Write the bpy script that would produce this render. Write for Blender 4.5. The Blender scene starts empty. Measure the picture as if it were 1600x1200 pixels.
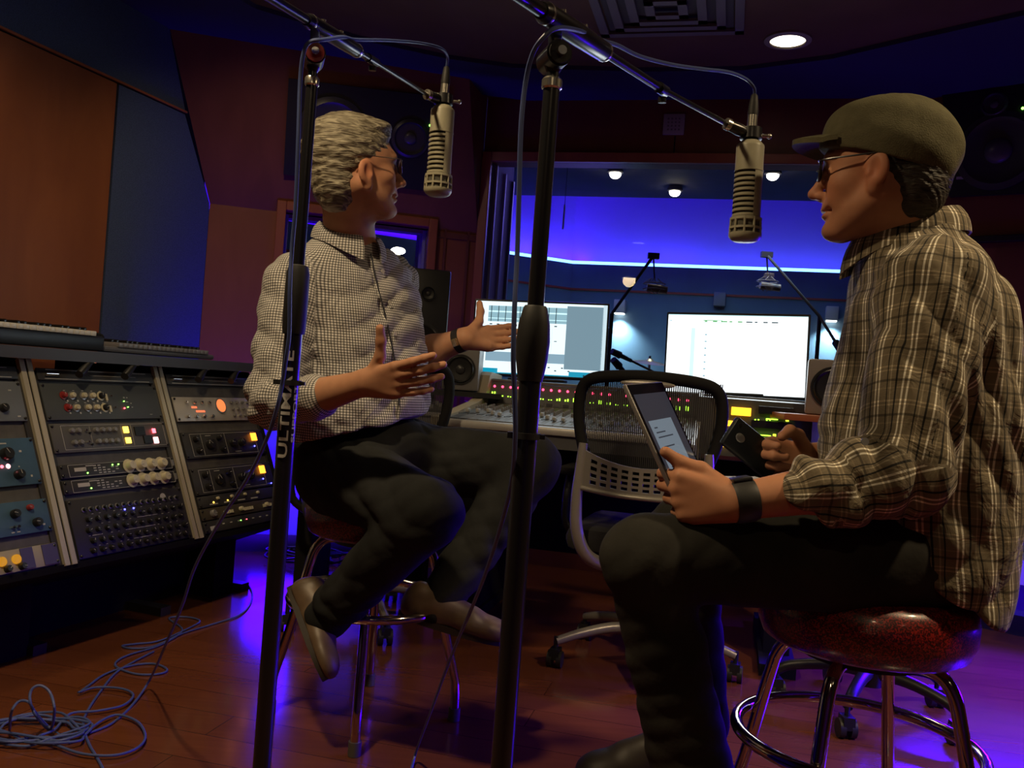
import bpy, bmesh, math, random
import numpy as np
from mathutils import Vector, Matrix
random.seed(7)
PI = math.pi
SC = bpy.context.scene
COL = SC.collection

# ------------------------------------------------------------------ camera
H = 0.92                        # eye height of the photographer, metres
FPX = 1380.0                    # focal length in pixels of a 1600 px wide frame
ROLL = math.radians(4.2)
cR = np.array([math.cos(ROLL), 0, math.sin(ROLL)])
cU = np.array([-math.sin(ROLL), 0, math.cos(ROLL)])
cD = np.array([0, 1.0, 0])
cC = np.array([0, 0, H])
cam = bpy.data.cameras.new('camera'); camo = bpy.data.objects.new('camera', cam); COL.objects.link(camo)
cam.sensor_width = 36.0; cam.lens = 36.0 * FPX / 1600.0; cam.clip_start = 0.05; cam.clip_end = 60
mw = Matrix.Identity(4)
for i in range(3):
    mw[i][0] = cR[i]; mw[i][1] = cU[i]; mw[i][2] = -cD[i]; mw[i][3] = cC[i]
camo.matrix_world = mw
SC.camera = camo

# ------------------------------------------------------------------ world, exposure
wd = bpy.data.worlds.new('world'); SC.world = wd; wd.use_nodes = True
wd.node_tree.nodes['Background'].inputs[0].default_value = (0.36, 0.29, 0.24, 1)
wd.node_tree.nodes['Background'].inputs[1].default_value = 0.014
SC.view_settings.view_transform = 'Standard'; SC.view_settings.look = 'None'
SC.view_settings.exposure = 0.0; SC.view_settings.gamma = 1.0; SC.view_settings.use_curve_mapping = False
SC.cycles.max_bounces = 6; SC.cycles.diffuse_bounces = 3; SC.cycles.glossy_bounces = 4
SC.cycles.transparent_max_bounces = 12; SC.cycles.use_denoising = True
SC.cycles.sample_clamp_indirect = 4.0; SC.cycles.caustics_reflective = False; SC.cycles.caustics_refractive = False

# ------------------------------------------------------------------ lights (the visible lamps get their light here too)
WARM = (1.0, 0.74, 0.42)
BLUE = (0.05, 0.0, 1.0)
def spot(name, loc, target, power, color, angle=100, blend=.8, size=.07):
    l = bpy.data.lights.new(name, 'SPOT'); l.energy = power; l.color = color
    l.spot_size = math.radians(angle); l.spot_blend = blend; l.shadow_soft_size = size
    o = bpy.data.objects.new(name, l); COL.objects.link(o); o.location = loc
    d = Vector(target) - Vector(loc); o.rotation_euler = d.to_track_quat('-Z', 'Y').to_euler(); return o
def area(name, loc, target, power, color, sx, sy, spread=180):
    l = bpy.data.lights.new(name, 'AREA'); l.energy = power; l.color = color
    l.shape = 'RECTANGLE'; l.size = sx; l.size_y = sy; l.spread = math.radians(spread)
    o = bpy.data.objects.new(name, l); COL.objects.link(o); o.location = loc
    d = Vector(target) - Vector(loc); o.rotation_euler = d.to_track_quat('-Z', 'Y').to_euler(); return o
CEIL = 2.42
DOWNLIGHTS = [   # x, y, power, aim x, aim y
    (1.03, 3.64, 18, 1.03, 3.64),
    (-0.75, 1.15, 92, -0.55, 1.9),
    (1.55, 1.2, 100, 1.3, 1.6),
    (-1.42, 2.75, 15, -1.42, 3.0),
    (0.1, -0.9, 15, 0.1, .1),
    (1.6, -1.2, 7, 1.6, -1.0),
    (-1.05, 3.30, 12, -1.10, 4.6),  # added out of frame to warm the left soffit wall
]
for i, (x, y, p, ax, ay) in enumerate(DOWNLIGHTS):
    spot('downlight_beam', (x, y, CEIL - .03), (ax, ay, 0), p, WARM, 125, .9, .06)
# blue cove strips of the control room and of the live room, plus one added panel light
BLUES = []
area('blue_corner_glow', (-1.17, 3.88, .10), (-1.42, 4.3, .45), 5, BLUE, .5, .06, 110)
area('blue_panel_glow', (-.80, 4.12, .12), (-.85, 4.5, .45), 8, BLUE, .8, .06, 120)
area('added_floor_streak_glow', (-1.10, 4.26, .42), (-.95, 3.2, .1), 4.5, (.035, 0, 1), .22, .62, 150)  # added upright panel, shaped to lay a blue streak on the floor
area('blue_under_console_glow', (1.0, 3.35, .62), (1.0, 3.3, 0), 1.0, BLUE, 1.2, .06)
area('blue_right_floor_glow', (2.14, 3.50, .72), (1.75, 2.6, 0), 60, BLUE, .9, .06, 120)
area('blue_right_low_glow', (2.15, 2.3, .5), (1.7, 2.2, 0), 24, BLUE, .7, .3, 110)
area('blue_right_wall_glow', (2.1, 3.2, .3), (2.3, 3.7, .5), 4, BLUE, .7, .1)
area('blue_ceiling_glow', (0.6, 3.9, 2.1), (0.6, 3.3, 2.5), .14, BLUE, 2.2, .1)
area('blue_left_ceiling_glow', (-1.6, 3.0, 2.0), (-1.5, 2.6, 2.5), .02, BLUE, 1.2, .1)

# ------------------------------------------------------------------ pixel rays of the reference frame -> world points
def ray(px, py): return cD + cR * (px - 800) / FPX + cU * (600 - py) / FPX
def P(px, py, d): return cC + ray(px, py) * d
def hit(px, py, p, n):
    v = ray(px, py); n = np.asarray(n, float)
    return cC + v * (np.dot(np.asarray(p, float) - cC, n) / np.dot(v, n))
def nrm(v): v = np.asarray(v, float); return v / (np.linalg.norm(v) + 1e-12)

# ------------------------------------------------------------------ materials
MATS = {}
def mat(name, color=(.5, .5, .5), rough=.5, metal=0.0, spec=.5, emit=None, estr=0.0, var=.0, vscale=20., bump=0., bscale=60., stretch=(1, 1, 1), coat=0., sheen=0.):
    if name in MATS: return MATS[name]
    m = bpy.data.materials.new(name); m.use_nodes = True; nt = m.node_tree; b = nt.nodes['Principled BSDF']
    b.inputs['Base Color'].default_value = (*color, 1); b.inputs['Roughness'].default_value = rough
    b.inputs['Metallic'].default_value = metal; b.inputs['Specular IOR Level'].default_value = spec
    if coat: b.inputs['Coat Weight'].default_value = coat; b.inputs['Coat Roughness'].default_value = .1
    if sheen: b.inputs['Sheen Weight'].default_value = sheen
    if emit is not None:
        b.inputs['Emission Color'].default_value = (*emit, 1); b.inputs['Emission Strength'].default_value = estr
    if var or bump:
        tc = nt.nodes.new('ShaderNodeTexCoord'); mp = nt.nodes.new('ShaderNodeMapping'); mp.inputs['Scale'].default_value = stretch
        nt.links.new(tc.outputs['Object'], mp.inputs[0])
    if var:
        n = nt.nodes.new('ShaderNodeTexNoise'); n.inputs['Scale'].default_value = vscale; n.inputs['Detail'].default_value = 6
        nt.links.new(mp.outputs[0], n.inputs['Vector'])
        r = nt.nodes.new('ShaderNodeValToRGB')
        r.color_ramp.elements[0].color = (*[max(0, c * (1 - var)) for c in color], 1)
        r.color_ramp.elements[1].color = (*[min(1, c * (1 + var)) for c in color], 1)
        r.color_ramp.elements[0].position = .3; r.color_ramp.elements[1].position = .7
        nt.links.new(n.outputs[0], r.inputs[0]); nt.links.new(r.outputs[0], b.inputs['Base Color'])
    if bump:
        n2 = nt.nodes.new('ShaderNodeTexNoise'); n2.inputs['Scale'].default_value = bscale; n2.inputs['Detail'].default_value = 4
        nt.links.new(mp.outputs[0], n2.inputs['Vector'])
        bp = nt.nodes.new('ShaderNodeBump'); bp.inputs['Strength'].default_value = bump; bp.inputs['Distance'].default_value = .01
        nt.links.new(n2.outputs[0], bp.inputs['Height']); nt.links.new(bp.outputs[0], b.inputs['Normal'])
    MATS[name] = m; return m
def glow(name, c, s): return mat(name, (.02, .02, .02), .4, emit=c, estr=s)

def glass_mat(name, tint=(.92, .95, .97), ior=1.45, rough=0.0):
    if name in MATS: return MATS[name]
    m = bpy.data.materials.new(name); m.use_nodes = True; nt = m.node_tree; nt.nodes.clear()
    o = nt.nodes.new('ShaderNodeOutputMaterial'); mx = nt.nodes.new('ShaderNodeMixShader')
    t = nt.nodes.new('ShaderNodeBsdfTransparent'); t.inputs[0].default_value = (*tint, 1)
    g = nt.nodes.new('ShaderNodeBsdfGlossy'); g.inputs['Roughness'].default_value = rough
    f = nt.nodes.new('ShaderNodeFresnel'); f.inputs['IOR'].default_value = ior
    nt.links.new(f.outputs[0], mx.inputs[0]); nt.links.new(t.outputs[0], mx.inputs[1]); nt.links.new(g.outputs[0], mx.inputs[2]); nt.links.new(mx.outputs[0], o.inputs[0])
    MATS[name] = m; return m

# ------------------------------------------------------------------ objects
def tag(o, label=None, cat=None, group=None, kind=None):
    if label: o['label'] = label
    if cat: o['category'] = cat
    if group: o['group'] = group
    if kind: o['kind'] = kind
    return o
def thing(name, label, cat, loc=(0, 0, 0), rotz=0, group=None):
    o = bpy.data.objects.new(name, None); COL.objects.link(o); o.location = Vector([float(c) for c in loc]); o.rotation_euler = (0, 0, rotz)
    o.empty_display_size = .1; return tag(o, label, cat, group)
def copy_tree(o, parent=None):
    c = o.copy(); COL.objects.link(c); c.parent = parent
    for ch in list(o.children): copy_tree(ch, c)
    return c
def world_of(o):
    m = Matrix.Identity(4); chain = []
    while o: chain.append(o); o = o.parent
    for q in reversed(chain): m = m @ Matrix.Translation(q.location) @ q.rotation_euler.to_matrix().to_4x4() @ Matrix.Diagonal((*q.scale, 1))
    return m

def frame(o, x, y, z):
    M = Matrix.Identity(4)
    for i in range(3): M[i][0] = float(x[i]); M[i][1] = float(y[i]); M[i][2] = float(z[i]); M[i][3] = float(o[i])
    return M

class MB:
    """collects shapes; build() links them as ONE mesh object"""
    def __init__(s, M=None): s.v = []; s.f = []; s.m = []; s.M = M
    def add(s, verts, faces, mi=0):
        b = len(s.v)
        for p in verts:
            p = Vector([float(c) for c in p]); s.v.append(s.M @ p if s.M is not None else p)
        for f in faces: s.f.append([b + i for i in f]); s.m.append(mi)
        return s
    def box(s, c, sz, mi=0, R=None, bev=0.0, axes=None):
        hx, hy, hz = [a / 2 for a in sz]
        if bev > 0:
            bm = bmesh.new(); bmesh.ops.create_cube(bm, size=1)
            for v in bm.verts: v.co = Vector((v.co.x * sz[0], v.co.y * sz[1], v.co.z * sz[2]))
            bmesh.ops.bevel(bm, geom=list(bm.edges), offset=min(bev, min(sz) * .45), segments=2, affect='EDGES', profile=.5)
            bm.verts.index_update(); vs = [v.co.copy() for v in bm.verts]; fs = [[v.index for v in f.verts] for f in bm.faces]; bm.free()
        else:
            vs = [Vector((x * hx, y * hy, z * hz)) for x in (-1, 1) for y in (-1, 1) for z in (-1, 1)]
            fs = [(0, 1, 3, 2), (4, 6, 7, 5), (0, 4, 5, 1), (2, 3, 7, 6), (0, 2, 6, 4), (1, 5, 7, 3)]
        if axes is not None: vs = [Vector(np.asarray(axes[0]) * v.x + np.asarray(axes[1]) * v.y + np.asarray(axes[2]) * v.z) for v in vs]
        if R is not None: vs = [R @ v for v in vs]
        c = Vector([float(q) for q in c]); return s.add([v + c for v in vs], fs, mi)
    def quad(s, a, b, c, d, mi=0): return s.add([a, b, c, d], [(0, 1, 2, 3)], mi)
    def prism(s, poly, direction, mi=0):
        """closed polygon (3d pts) extruded along a vector"""
        n = len(poly); d = np.asarray(direction, float); pts = [np.asarray(p, float) for p in poly]
        vs = pts + [p + d for p in pts]
        fs = [list(range(n))[::-1], list(range(n, 2 * n))] + [(i, (i + 1) % n, n + (i + 1) % n, n + i) for i in range(n)]
        return s.add(vs, fs, mi)
    def tube(s, pts, r, seg=12, mi=0, closed=False, caps=True, flat=None):
        pts = [np.asarray(p, float) for p in pts]; n = len(pts)
        rr = [r] * n if np.isscalar(r) else list(r)
        T = []
        for i in range(n):
            a = pts[(i - 1) % n] if (closed or i > 0) else pts[i]; b = pts[(i + 1) % n] if (closed or i < n - 1) else pts[i]
            T.append(nrm(b - a))
        ref = np.array([0, 0, 1.0]) if abs(T[0][2]) < .9 else np.array([1.0, 0, 0])
        N = nrm(np.cross(np.cross(T[0], ref), T[0])); vs = []
        for i in range(n):
            N = nrm(N - T[i] * np.dot(N, T[i])); B = np.cross(T[i], N)
            for k in range(seg):
                a = 2 * PI * k / seg; fl = 1 if flat is None else flat
                vs.append(pts[i] + (N * math.cos(a) + B * math.sin(a) * fl) * rr[i])
        fs = []
        for i in range(n if closed else n - 1):
            j = (i + 1) % n
            for k in range(seg):
                k2 = (k + 1) % seg; fs.append((i * seg + k, i * seg + k2, j * seg + k2, j * seg + k))
        if caps and not closed: fs.append(list(range(seg))[::-1]); fs.append([(n - 1) * seg + k for k in range(seg)])
        return s.add(vs, fs, mi)
    def cyl(s, a, b, r, seg=20, mi=0): return s.tube([a, b], r, seg, mi)
    def lathe(s, prof, o=(0, 0, 0), axis=(0, 0, 1), seg=24, mi=0, caps=True, a0=0, a1=2 * PI):
        ax = nrm(axis); ref = np.array([1.0, 0, 0]) if abs(ax[0]) < .9 else np.array([0, 1.0, 0])
        N = nrm(ref - ax * np.dot(ref, ax)); B = np.cross(ax, N); o = np.asarray(o, float)
        full = abs(a1 - a0 - 2 * PI) < 1e-6; ns = seg if full else seg + 1; vs = []
        for (r, h) in prof:
            for k in range(ns):
                a = a0 + (a1 - a0) * k / seg; vs.append(o + ax * h + (N * math.cos(a) + B * math.sin(a)) * r)
        fs = []
        for i in range(len(prof) - 1):
            for k in range(seg):
                k2 = (k + 1) % ns if full else k + 1; fs.append((i * ns + k, i * ns + k2, (i + 1) * ns + k2, (i + 1) * ns + k))
        if caps and full: fs.append(list(range(ns))[::-1]); fs.append([(len(prof) - 1) * ns + k for k in range(ns)])
        return s.add(vs, fs, mi)
    def ell(s, c, r, seg=16, rings=10, mi=0, axes=None):
        r = (r, r, r) if np.isscalar(r) else r; c = np.asarray(c, float); A = np.eye(3) if axes is None else np.asarray(axes, float)
        vs = [c + A[2] * r[2]]
        for i in range(1, rings):
            t = PI * i / rings
            for k in range(seg):
                a = 2 * PI * k / seg; vs.append(c + A[0] * r[0] * math.sin(t) * math.cos(a) + A[1] * r[1] * math.sin(t) * math.sin(a) + A[2] * r[2] * math.cos(t))
        vs.append(c - A[2] * r[2]); fs = [(0, 1 + k, 1 + (k + 1) % seg) for k in range(seg)]
        for i in range(rings - 2):
            for k in range(seg):
                k2 = (k + 1) % seg; fs.append((1 + i * seg + k, 1 + (i + 1) * seg + k, 1 + (i + 1) * seg + k2, 1 + i * seg + k2))
        l = len(vs) - 1; b = 1 + (rings - 2) * seg; fs += [(l, b + (k + 1) % seg, b + k) for k in range(seg)]
        return s.add(vs, fs, mi)
    def build(s, name, mats, parent=None, smooth=True, world=False, ang=38, attrs=None):
        vs = s.v
        if world and parent is not None:
            inv = world_of(parent).inverted(); vs = [inv @ v for v in vs]
        me = bpy.data.meshes.new(name); me.from_pydata([tuple(v) for v in vs], [], s.f)
        bm = bmesh.new(); bm.from_mesh(me); bmesh.ops.recalc_face_normals(bm, faces=bm.faces); bm.to_mesh(me); bm.free()
        mats = mats if isinstance(mats, (list, tuple)) else [mats]
        for m in mats: me.materials.append(m)
        if len(mats) > 1: me.polygons.foreach_set('material_index', s.m)
        if smooth:
            me.polygons.foreach_set('use_smooth', [True] * len(me.polygons)); me.set_sharp_from_angle(angle=math.radians(ang))
        if attrs:
            for k, arr in attrs.items():
                a = me.attributes.new(k, 'FLOAT_VECTOR', 'POINT'); a.data.foreach_set('vector', np.asarray(arr, np.float32).ravel())
        me.update(); o = bpy.data.objects.new(name, me); COL.objects.link(o); o.parent = parent; return o
def struct(name, mb, m, **k): o = mb.build(name, m, None, **k); o['kind'] = 'structure'; return o

def spline(pts, n=8, closed=False):
    pts = [np.asarray(p, float) for p in pts]; N = len(pts); out = []
    for i in range(N if closed else N - 1):
        g = lambda j: pts[j % N] if closed else pts[min(max(j, 0), N - 1)]
        a, b, c, d = g(i - 1), g(i), g(i + 1), g(i + 2)
        for k in range(n):
            t = k / n; out.append(.5 * ((2 * b) + (-a + c) * t + (2 * a - 5 * b + 4 * c - d) * t * t + (-a + 3 * b - 3 * c + d) * t ** 3))
    if not closed: out.append(pts[-1])
    return out

def text_mesh(body, size, depth=.0006, scale=(1, 1), cuts=0):
    """vertices / faces of extruded lettering, in a local xy frame, centred"""
    cu = bpy.data.curves.new('lettering', 'FONT'); cu.body = body; cu.size = size; cu.extrude = depth; cu.align_x = 'CENTER'; cu.align_y = 'CENTER'; cu.resolution_u = 3; cu.offset = .018
    ob = bpy.data.objects.new('lettering', cu); COL.objects.link(ob)
    dg = bpy.context.evaluated_depsgraph_get(); dg.update()
    me = bpy.data.meshes.new_from_object(ob.evaluated_get(dg))
    if cuts:
        bm = bmesh.new(); bm.from_mesh(me); ys = [v.co.y for v in bm.verts]; y0, y1 = min(ys), max(ys)
        for k in range(1, cuts): bmesh.ops.bisect_plane(bm, geom=bm.verts[:] + bm.edges[:] + bm.faces[:], plane_co=(0, y0 + (y1 - y0) * k / cuts, 0), plane_no=(0, 1, 0))
        bm.to_mesh(me); bm.free()
    vs = [(v.co.x * scale[0], v.co.y * scale[1], v.co.z) for v in me.vertices]; fs = [list(p.vertices) for p in me.polygons]
    bpy.data.objects.remove(ob); bpy.data.curves.remove(cu); bpy.data.meshes.remove(me); return vs, fs

# ------------------------------------------------------------------ smooth solid modelling (signed distance -> one continuous surface)
def _d(a, b): return np.einsum('ij,j->i', a, b)
class Cone:                       # tapered limb
    def __init__(s, a, b, ra, rb, flat=None, fn=None, ref=None, uv=True):
        s.a = np.asarray(a, float); s.b = np.asarray(b, float); s.ra = ra; s.rb = rb; s.flat = flat; s.fn = None if fn is None else nrm(fn)
        s.c = (s.a + s.b) / 2; s.R = np.linalg.norm(s.b - s.a) / 2 + max(ra, rb); s.L = np.linalg.norm(s.b - s.a)
        ax = nrm(s.b - s.a); r0 = np.array([0, 1.0, 0]) if ref is None else np.asarray(ref, float)
        s.N = nrm(r0 - ax * np.dot(r0, ax)); s.B = np.cross(ax, s.N); s.hasuv = uv
    def d(s, p):
        ba = s.b - s.a; pa = p - s.a; h = np.clip(_d(pa, ba) / max(ba @ ba, 1e-12), 0, 1); q = pa - h[:, None] * ba
        k = 1.0
        if s.fn is not None: t = _d(q, s.fn); q = q + np.outer(t * (1 / s.flat - 1), s.fn); k = s.flat if s.flat < 1 else 1
        return (np.sqrt((q * q).sum(1)) - (s.ra + (s.rb - s.ra) * h)) * (k if k < 1 else 1)
    def uv(s, p):
        ba = s.b - s.a; pa = p - s.a; h = _d(pa, ba) / (ba @ ba); ang = np.arctan2(_d(pa, s.B), _d(pa, s.N))
        return np.stack([ang * (s.ra + s.rb) / 2, h * s.L], 1)
class Ell:
    def __init__(s, c, r, A=None, uv=False):
        s.c = np.asarray(c, float); s.r = np.asarray([r] * 3 if np.isscalar(r) else r, float); s.A = np.eye(3) if A is None else np.asarray(A, float); s.R = s.r.max(); s.hasuv = uv
    def d(s, p):
        q = (p - s.c) @ s.A.T; k0 = np.sqrt(((q / s.r) ** 2).sum(1)); k1 = np.sqrt(((q / s.r ** 2) ** 2).sum(1)) + 1e-9
        return k0 * (k0 - 1) / k1
    def uv(s, p):
        q = (p - s.c) @ s.A.T; return q[:, [0, 2]]
class Loft:                       # stations along an axis: (t, cx, cy, rx, ry) in the frame (X, Y, axis) about o
    def __init__(s, o, X, Y, Z, st, pw=2.0):
        s.o = np.asarray(o, float); s.X = nrm(X); s.Y = nrm(Y); s.Z = nrm(Z); st = np.asarray(st, float); s.pw = pw
        tt = np.linspace(st[0, 0], st[-1, 0], 60)                # smooth the station curves
        cols = []
        for k in range(1, 5):
            y = np.interp(tt, st[:, 0], st[:, k]); yy = np.pad(y, 4, mode='edge'); cols.append(np.convolve(yy, np.ones(9) / 9, 'valid'))
        s.t = tt; s.k = cols; m = (st[0, 0] + st[-1, 0]) / 2
        s.c = s.o + s.Z * m + s.X * np.mean(st[:, 1]) + s.Y * np.mean(st[:, 2]); s.R = abs(st[-1, 0] - st[0, 0]) / 2 + max(st[:, 3].max(), st[:, 4].max()) + .1; s.hasuv = True
    def loc(s, p):
        q = p - s.o; t = _d(q, s.Z); a = [np.interp(t, s.t, c) for c in s.k]
        return t, _d(q, s.X) - a[0], _d(q, s.Y) - a[1], a[2], a[3]
    def d(s, p):
        t, x, y, rx, ry = s.loc(p); k = (np.abs(x / rx) ** s.pw + np.abs(y / ry) ** s.pw) ** (1 / s.pw)
        d = (k - 1) * np.minimum(rx, ry); e = np.maximum(s.t[0] - t, t - s.t[-1])
        return np.where(e > 0, np.sqrt(np.maximum(d, 0) ** 2 + e ** 2), np.maximum(d, e * .8))
    def uv(s, p):
        t, x, y, rx, ry = s.loc(p); return np.stack([np.arctan2(x, y) * (np.mean(s.k[2]) + np.mean(s.k[3])) / 2, t], 1)
    def surf(s, t, ang):          # point on the skin of the loft
        a = [np.interp(t, s.t, c) for c in s.k]; return s.o + s.Z * t + s.X * (a[0] + a[2] * math.sin(ang)) + s.Y * (a[1] + a[3] * math.cos(ang))
class Half:                       # half space, used for cutting
    def __init__(s, p, n): s.p = np.asarray(p, float); s.n = nrm(n); s.c = s.p; s.R = 1e3; s.hasuv = False
    def d(s, p): return _d(p - s.p, s.n)

class Solid:
    def __init__(s): s.ops = []; s.disp = None
    def u(s, *prims, k=.01):
        for p in prims: s.ops.append(('u', p, k))
        return s
    def cut(s, *prims, k=.004):
        for p in prims: s.ops.append(('s', p, k))
        return s
    def keep(s, *prims, k=.004):
        for p in prims: s.ops.append(('i', p, k))
        return s
    def field(s, p, ops=None, disp=True):
        d = np.full(len(p), .5)
        for (o, q, k) in (s.ops if ops is None else ops):
            e = q.d(p)
            if o == 'u': h = np.clip(.5 + .5 * (d - e) / k, 0, 1); d = d + (e - d) * h - k * h * (1 - h)
            elif o == 's': h = np.clip(.5 - .5 * (d + e) / k, 0, 1); d = d + (-e - d) * h + k * h * (1 - h)
            else: h = np.clip(.5 - .5 * (d - e) / k, 0, 1); d = d + (e - d) * (1 - h) * 1.0 if False else np.maximum(d, e)
        if s.disp is not None and disp: d = d + s.disp(p)
        return d
    def mesh(s, h=.004, nb=16, pad=.02):
        add = [q for (o, q, k) in s.ops if o == 'u']
        lo = np.min([q.c - q.R for q in add], 0) - pad; hi = np.max([q.c + q.R for q in add], 0) + pad
        n = np.ceil((hi - lo) / (h * nb)).astype(int)
        ii = np.stack(np.meshgrid(*[np.arange(a) for a in n], indexing='ij'), -1).reshape(-1, 3)
        cen = lo + (ii + .5) * h * nb; hd = h * nb * .5 * 1.7321
        d0 = np.full(len(cen), 1e3)
        for q in add: d0 = np.minimum(d0, np.linalg.norm(cen - q.c, axis=1) - q.R)
        m = d0 < hd; cen = cen[m]; ii = ii[m]
        f = s.field(cen, disp=False); m = np.abs(f) < hd * 1.45 + .02; cen = cen[m]; ii = ii[m]
        g1 = np.arange(nb + 1); G = np.stack(np.meshgrid(g1, g1, g1, indexing='ij'), -1).reshape(-1, 3)
        N = n * nb + 2; keyf = lambda a: (a[:, 0] * N[1] + a[:, 1]) * N[2] + a[:, 2]
        ks = []; vs = []; quads = []
        cub = np.array([[0, 0, 0], [1, 0, 0], [0, 1, 0], [1, 1, 0], [0, 0, 1], [1, 0, 1], [0, 1, 1], [1, 1, 1]])
        E = [(0, 1), (2, 3), (4, 5), (6, 7), (0, 2), (1, 3), (4, 6), (5, 7), (0, 4), (1, 5), (2, 6), (3, 7)]
        for c, i3 in zip(cen, ii):
            ops = [(o, q, k) for (o, q, k) in s.ops if np.linalg.norm(c - q.c) - q.R < hd * 2 + k + .01]
            if not ops: continue
            gi = i3 * nb + G; pts = lo + gi * h
            F = s.field(pts, ops).reshape(nb + 1, nb + 1, nb + 1)
            sg = F < 0
            if sg.all() or not sg.any(): continue
            C8 = np.stack([F[a:nb + a, b:nb + b, e:nb + e] for a, b, e in cub], -1); S8 = C8 < 0
            cnt = S8.sum(-1); act = (cnt > 0) & (cnt < 8); idx = np.argwhere(act); fv = C8[act]
            acc = np.zeros((len(idx), 3)); w = np.zeros(len(idx))
            for a, b in E:
                x = (fv[:, a] < 0) != (fv[:, b] < 0); den = np.where(x, fv[:, a] - fv[:, b], 1); t = np.where(x, fv[:, a] / den, 0)
                acc += x[:, None] * (cub[a] + t[:, None] * (cub[b] - cub[a])); w += x
            base = i3 * nb + idx; vs.append(lo + (base + acc / w[:, None]) * h); ks.append(keyf(base))
            for ax in range(3):   # crossing edges owned by this block (lower corner in block)
                sl0 = [slice(0, nb)] * 3; sl1 = [slice(0, nb)] * 3; sl1[ax] = slice(1, nb + 1)
                A = sg[tuple(sl0)]; Bq = sg[tuple(sl1)]; cr = np.argwhere(A != Bq)
                if len(cr) == 0: continue
                fl = A[tuple(cr.T)]; b0 = i3 * nb + cr; u, v = [(1, 2), (2, 0), (0, 1)][ax]
                eu = np.zeros(3, int); eu[u] = 1; ev = np.zeros(3, int); ev[v] = 1
                q4 = np.stack([keyf(b0 - eu - ev), keyf(b0 - ev), keyf(b0), keyf(b0 - eu)], 1)
                q4[~fl] = q4[~fl][:, ::-1]; quads.append(q4)
        K = np.concatenate(ks); V = np.concatenate(vs); Q = np.concatenate(quads)
        o = np.argsort(K); K = K[o]; V = V[o]
        pos = np.searchsorted(K, Q); pos = np.clip(pos, 0, len(K) - 1); ok = (K[pos] == Q).all(1); Q = pos[ok]
        used = np.zeros(len(V), bool); used[Q] = True; rm = np.cumsum(used) - 1
        return V[used], rm[Q]
    def cloth(s, V):
        best = np.full(len(V), 1e9); out = np.zeros((len(V), 3)); i = 0
        for (o, q, k) in s.ops:
            if o == 'u' and q.hasuv:
                e = q.d(V); m = e < best; 
                if m.any(): uvw = q.uv(V[m]); out[m, 0] = uvw[:, 0]; out[m, 1] = uvw[:, 1]; out[m, 2] = i; best[m] = e[m]
                i += 1
        return out
    def build(s, name, m, parent, h=.004, smooth_it=1, cloth=False, tint=None, drop=None):
        V, Q = s.mesh(h)
        if smooth_it:
            for _ in range(smooth_it):
                acc = np.zeros_like(V); w = np.zeros(len(V))
                for a, b in ((0, 1), (1, 2), (2, 3), (3, 0)):
                    np.add.at(acc, Q[:, a], V[Q[:, b]]); np.add.at(acc, Q[:, b], V[Q[:, a]]); np.add.at(w, Q[:, a], 1); np.add.at(w, Q[:, b], 1)
                V = V * .4 + .6 * acc / np.maximum(w, 1)[:, None]
        me = bpy.data.meshes.new(name); inv = np.array(world_of(parent).inverted()) if parent is not None else np.eye(4)
        L = V @ inv[:3, :3].T + inv[:3, 3]
        me.vertices.add(len(L)); me.vertices.foreach_set('co', L.astype(np.float32).ravel())
        me.loops.add(len(Q) * 4); me.loops.foreach_set('vertex_index', Q.astype(np.int32).ravel())
        me.polygons.add(len(Q)); me.polygons.foreach_set('loop_start', np.arange(0, len(Q) * 4, 4, dtype=np.int32))
        me.update(calc_edges=True); me.validate()
        me.polygons.foreach_set('use_smooth', [True] * len(me.polygons))
        ms = m if isinstance(m, (list, tuple)) else [m]
        for q in ms: me.materials.append(q)
        if cloth:
            a = me.attributes.new('cloth', 'FLOAT_VECTOR', 'POINT'); a.data.foreach_set('vector', s.cloth(V).astype(np.float32).ravel())
        if tint is not None:
            a = me.attributes.new('tint', 'FLOAT_COLOR', 'POINT'); c = np.ones((len(V), 4), np.float32); c[:, :3] = tint(V); a.data.foreach_set('color', c.ravel())
        me.update(); o = bpy.data.objects.new(name, me); COL.objects.link(o); o.parent = parent; return o

def folds(dirs, amp, seed=0):
    """crease displacement: warped sine ridges along given directions"""
    rg = np.random.RandomState(seed); W = rg.randn(4, 3) * 9; ph = rg.rand(20) * 6.28
    def f(p):
        w = sum(np.sin(p @ W[i] + ph[i]) for i in range(4)) * .5; o = np.zeros(len(p))
        for j, (d, fr, a) in enumerate(dirs):
            s = np.sin(p @ nrm(d) * fr + w * 1.6 + ph[5 + j]); o += a * (np.abs(s) * 2 - 1.2) * (.6 + .4 * np.sin(p @ W[j % 4] * .8 + ph[10 + j]))
        return -o * amp
    return f
# ================================================================== THE ROOM
def wood(name, c, c2, stretch=(1, 1, 1), rough=.45, scale=6):
    m = mat(name, c, rough, spec=.35); nt = m.node_tree; b = nt.nodes['Principled BSDF']
    tc = nt.nodes.new('ShaderNodeTexCoord'); mp = nt.nodes.new('ShaderNodeMapping'); mp.inputs['Scale'].default_value = stretch
    n = nt.nodes.new('ShaderNodeTexNoise'); n.inputs['Scale'].default_value = scale; n.inputs['Detail'].default_value = 8; n.inputs['Distortion'].default_value = .6
    r = nt.nodes.new('ShaderNodeValToRGB'); r.color_ramp.elements[0].color = (*c, 1); r.color_ramp.elements[1].color = (*c2, 1)
    r.color_ramp.elements[0].position = .32; r.color_ramp.elements[1].position = .7
    nt.links.new(tc.outputs['Object'], mp.inputs[0]); nt.links.new(mp.outputs[0], n.inputs['Vector']); nt.links.new(n.outputs[0], r.inputs[0]); nt.links.new(r.outputs[0], b.inputs['Base Color'])
    return m
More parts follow.
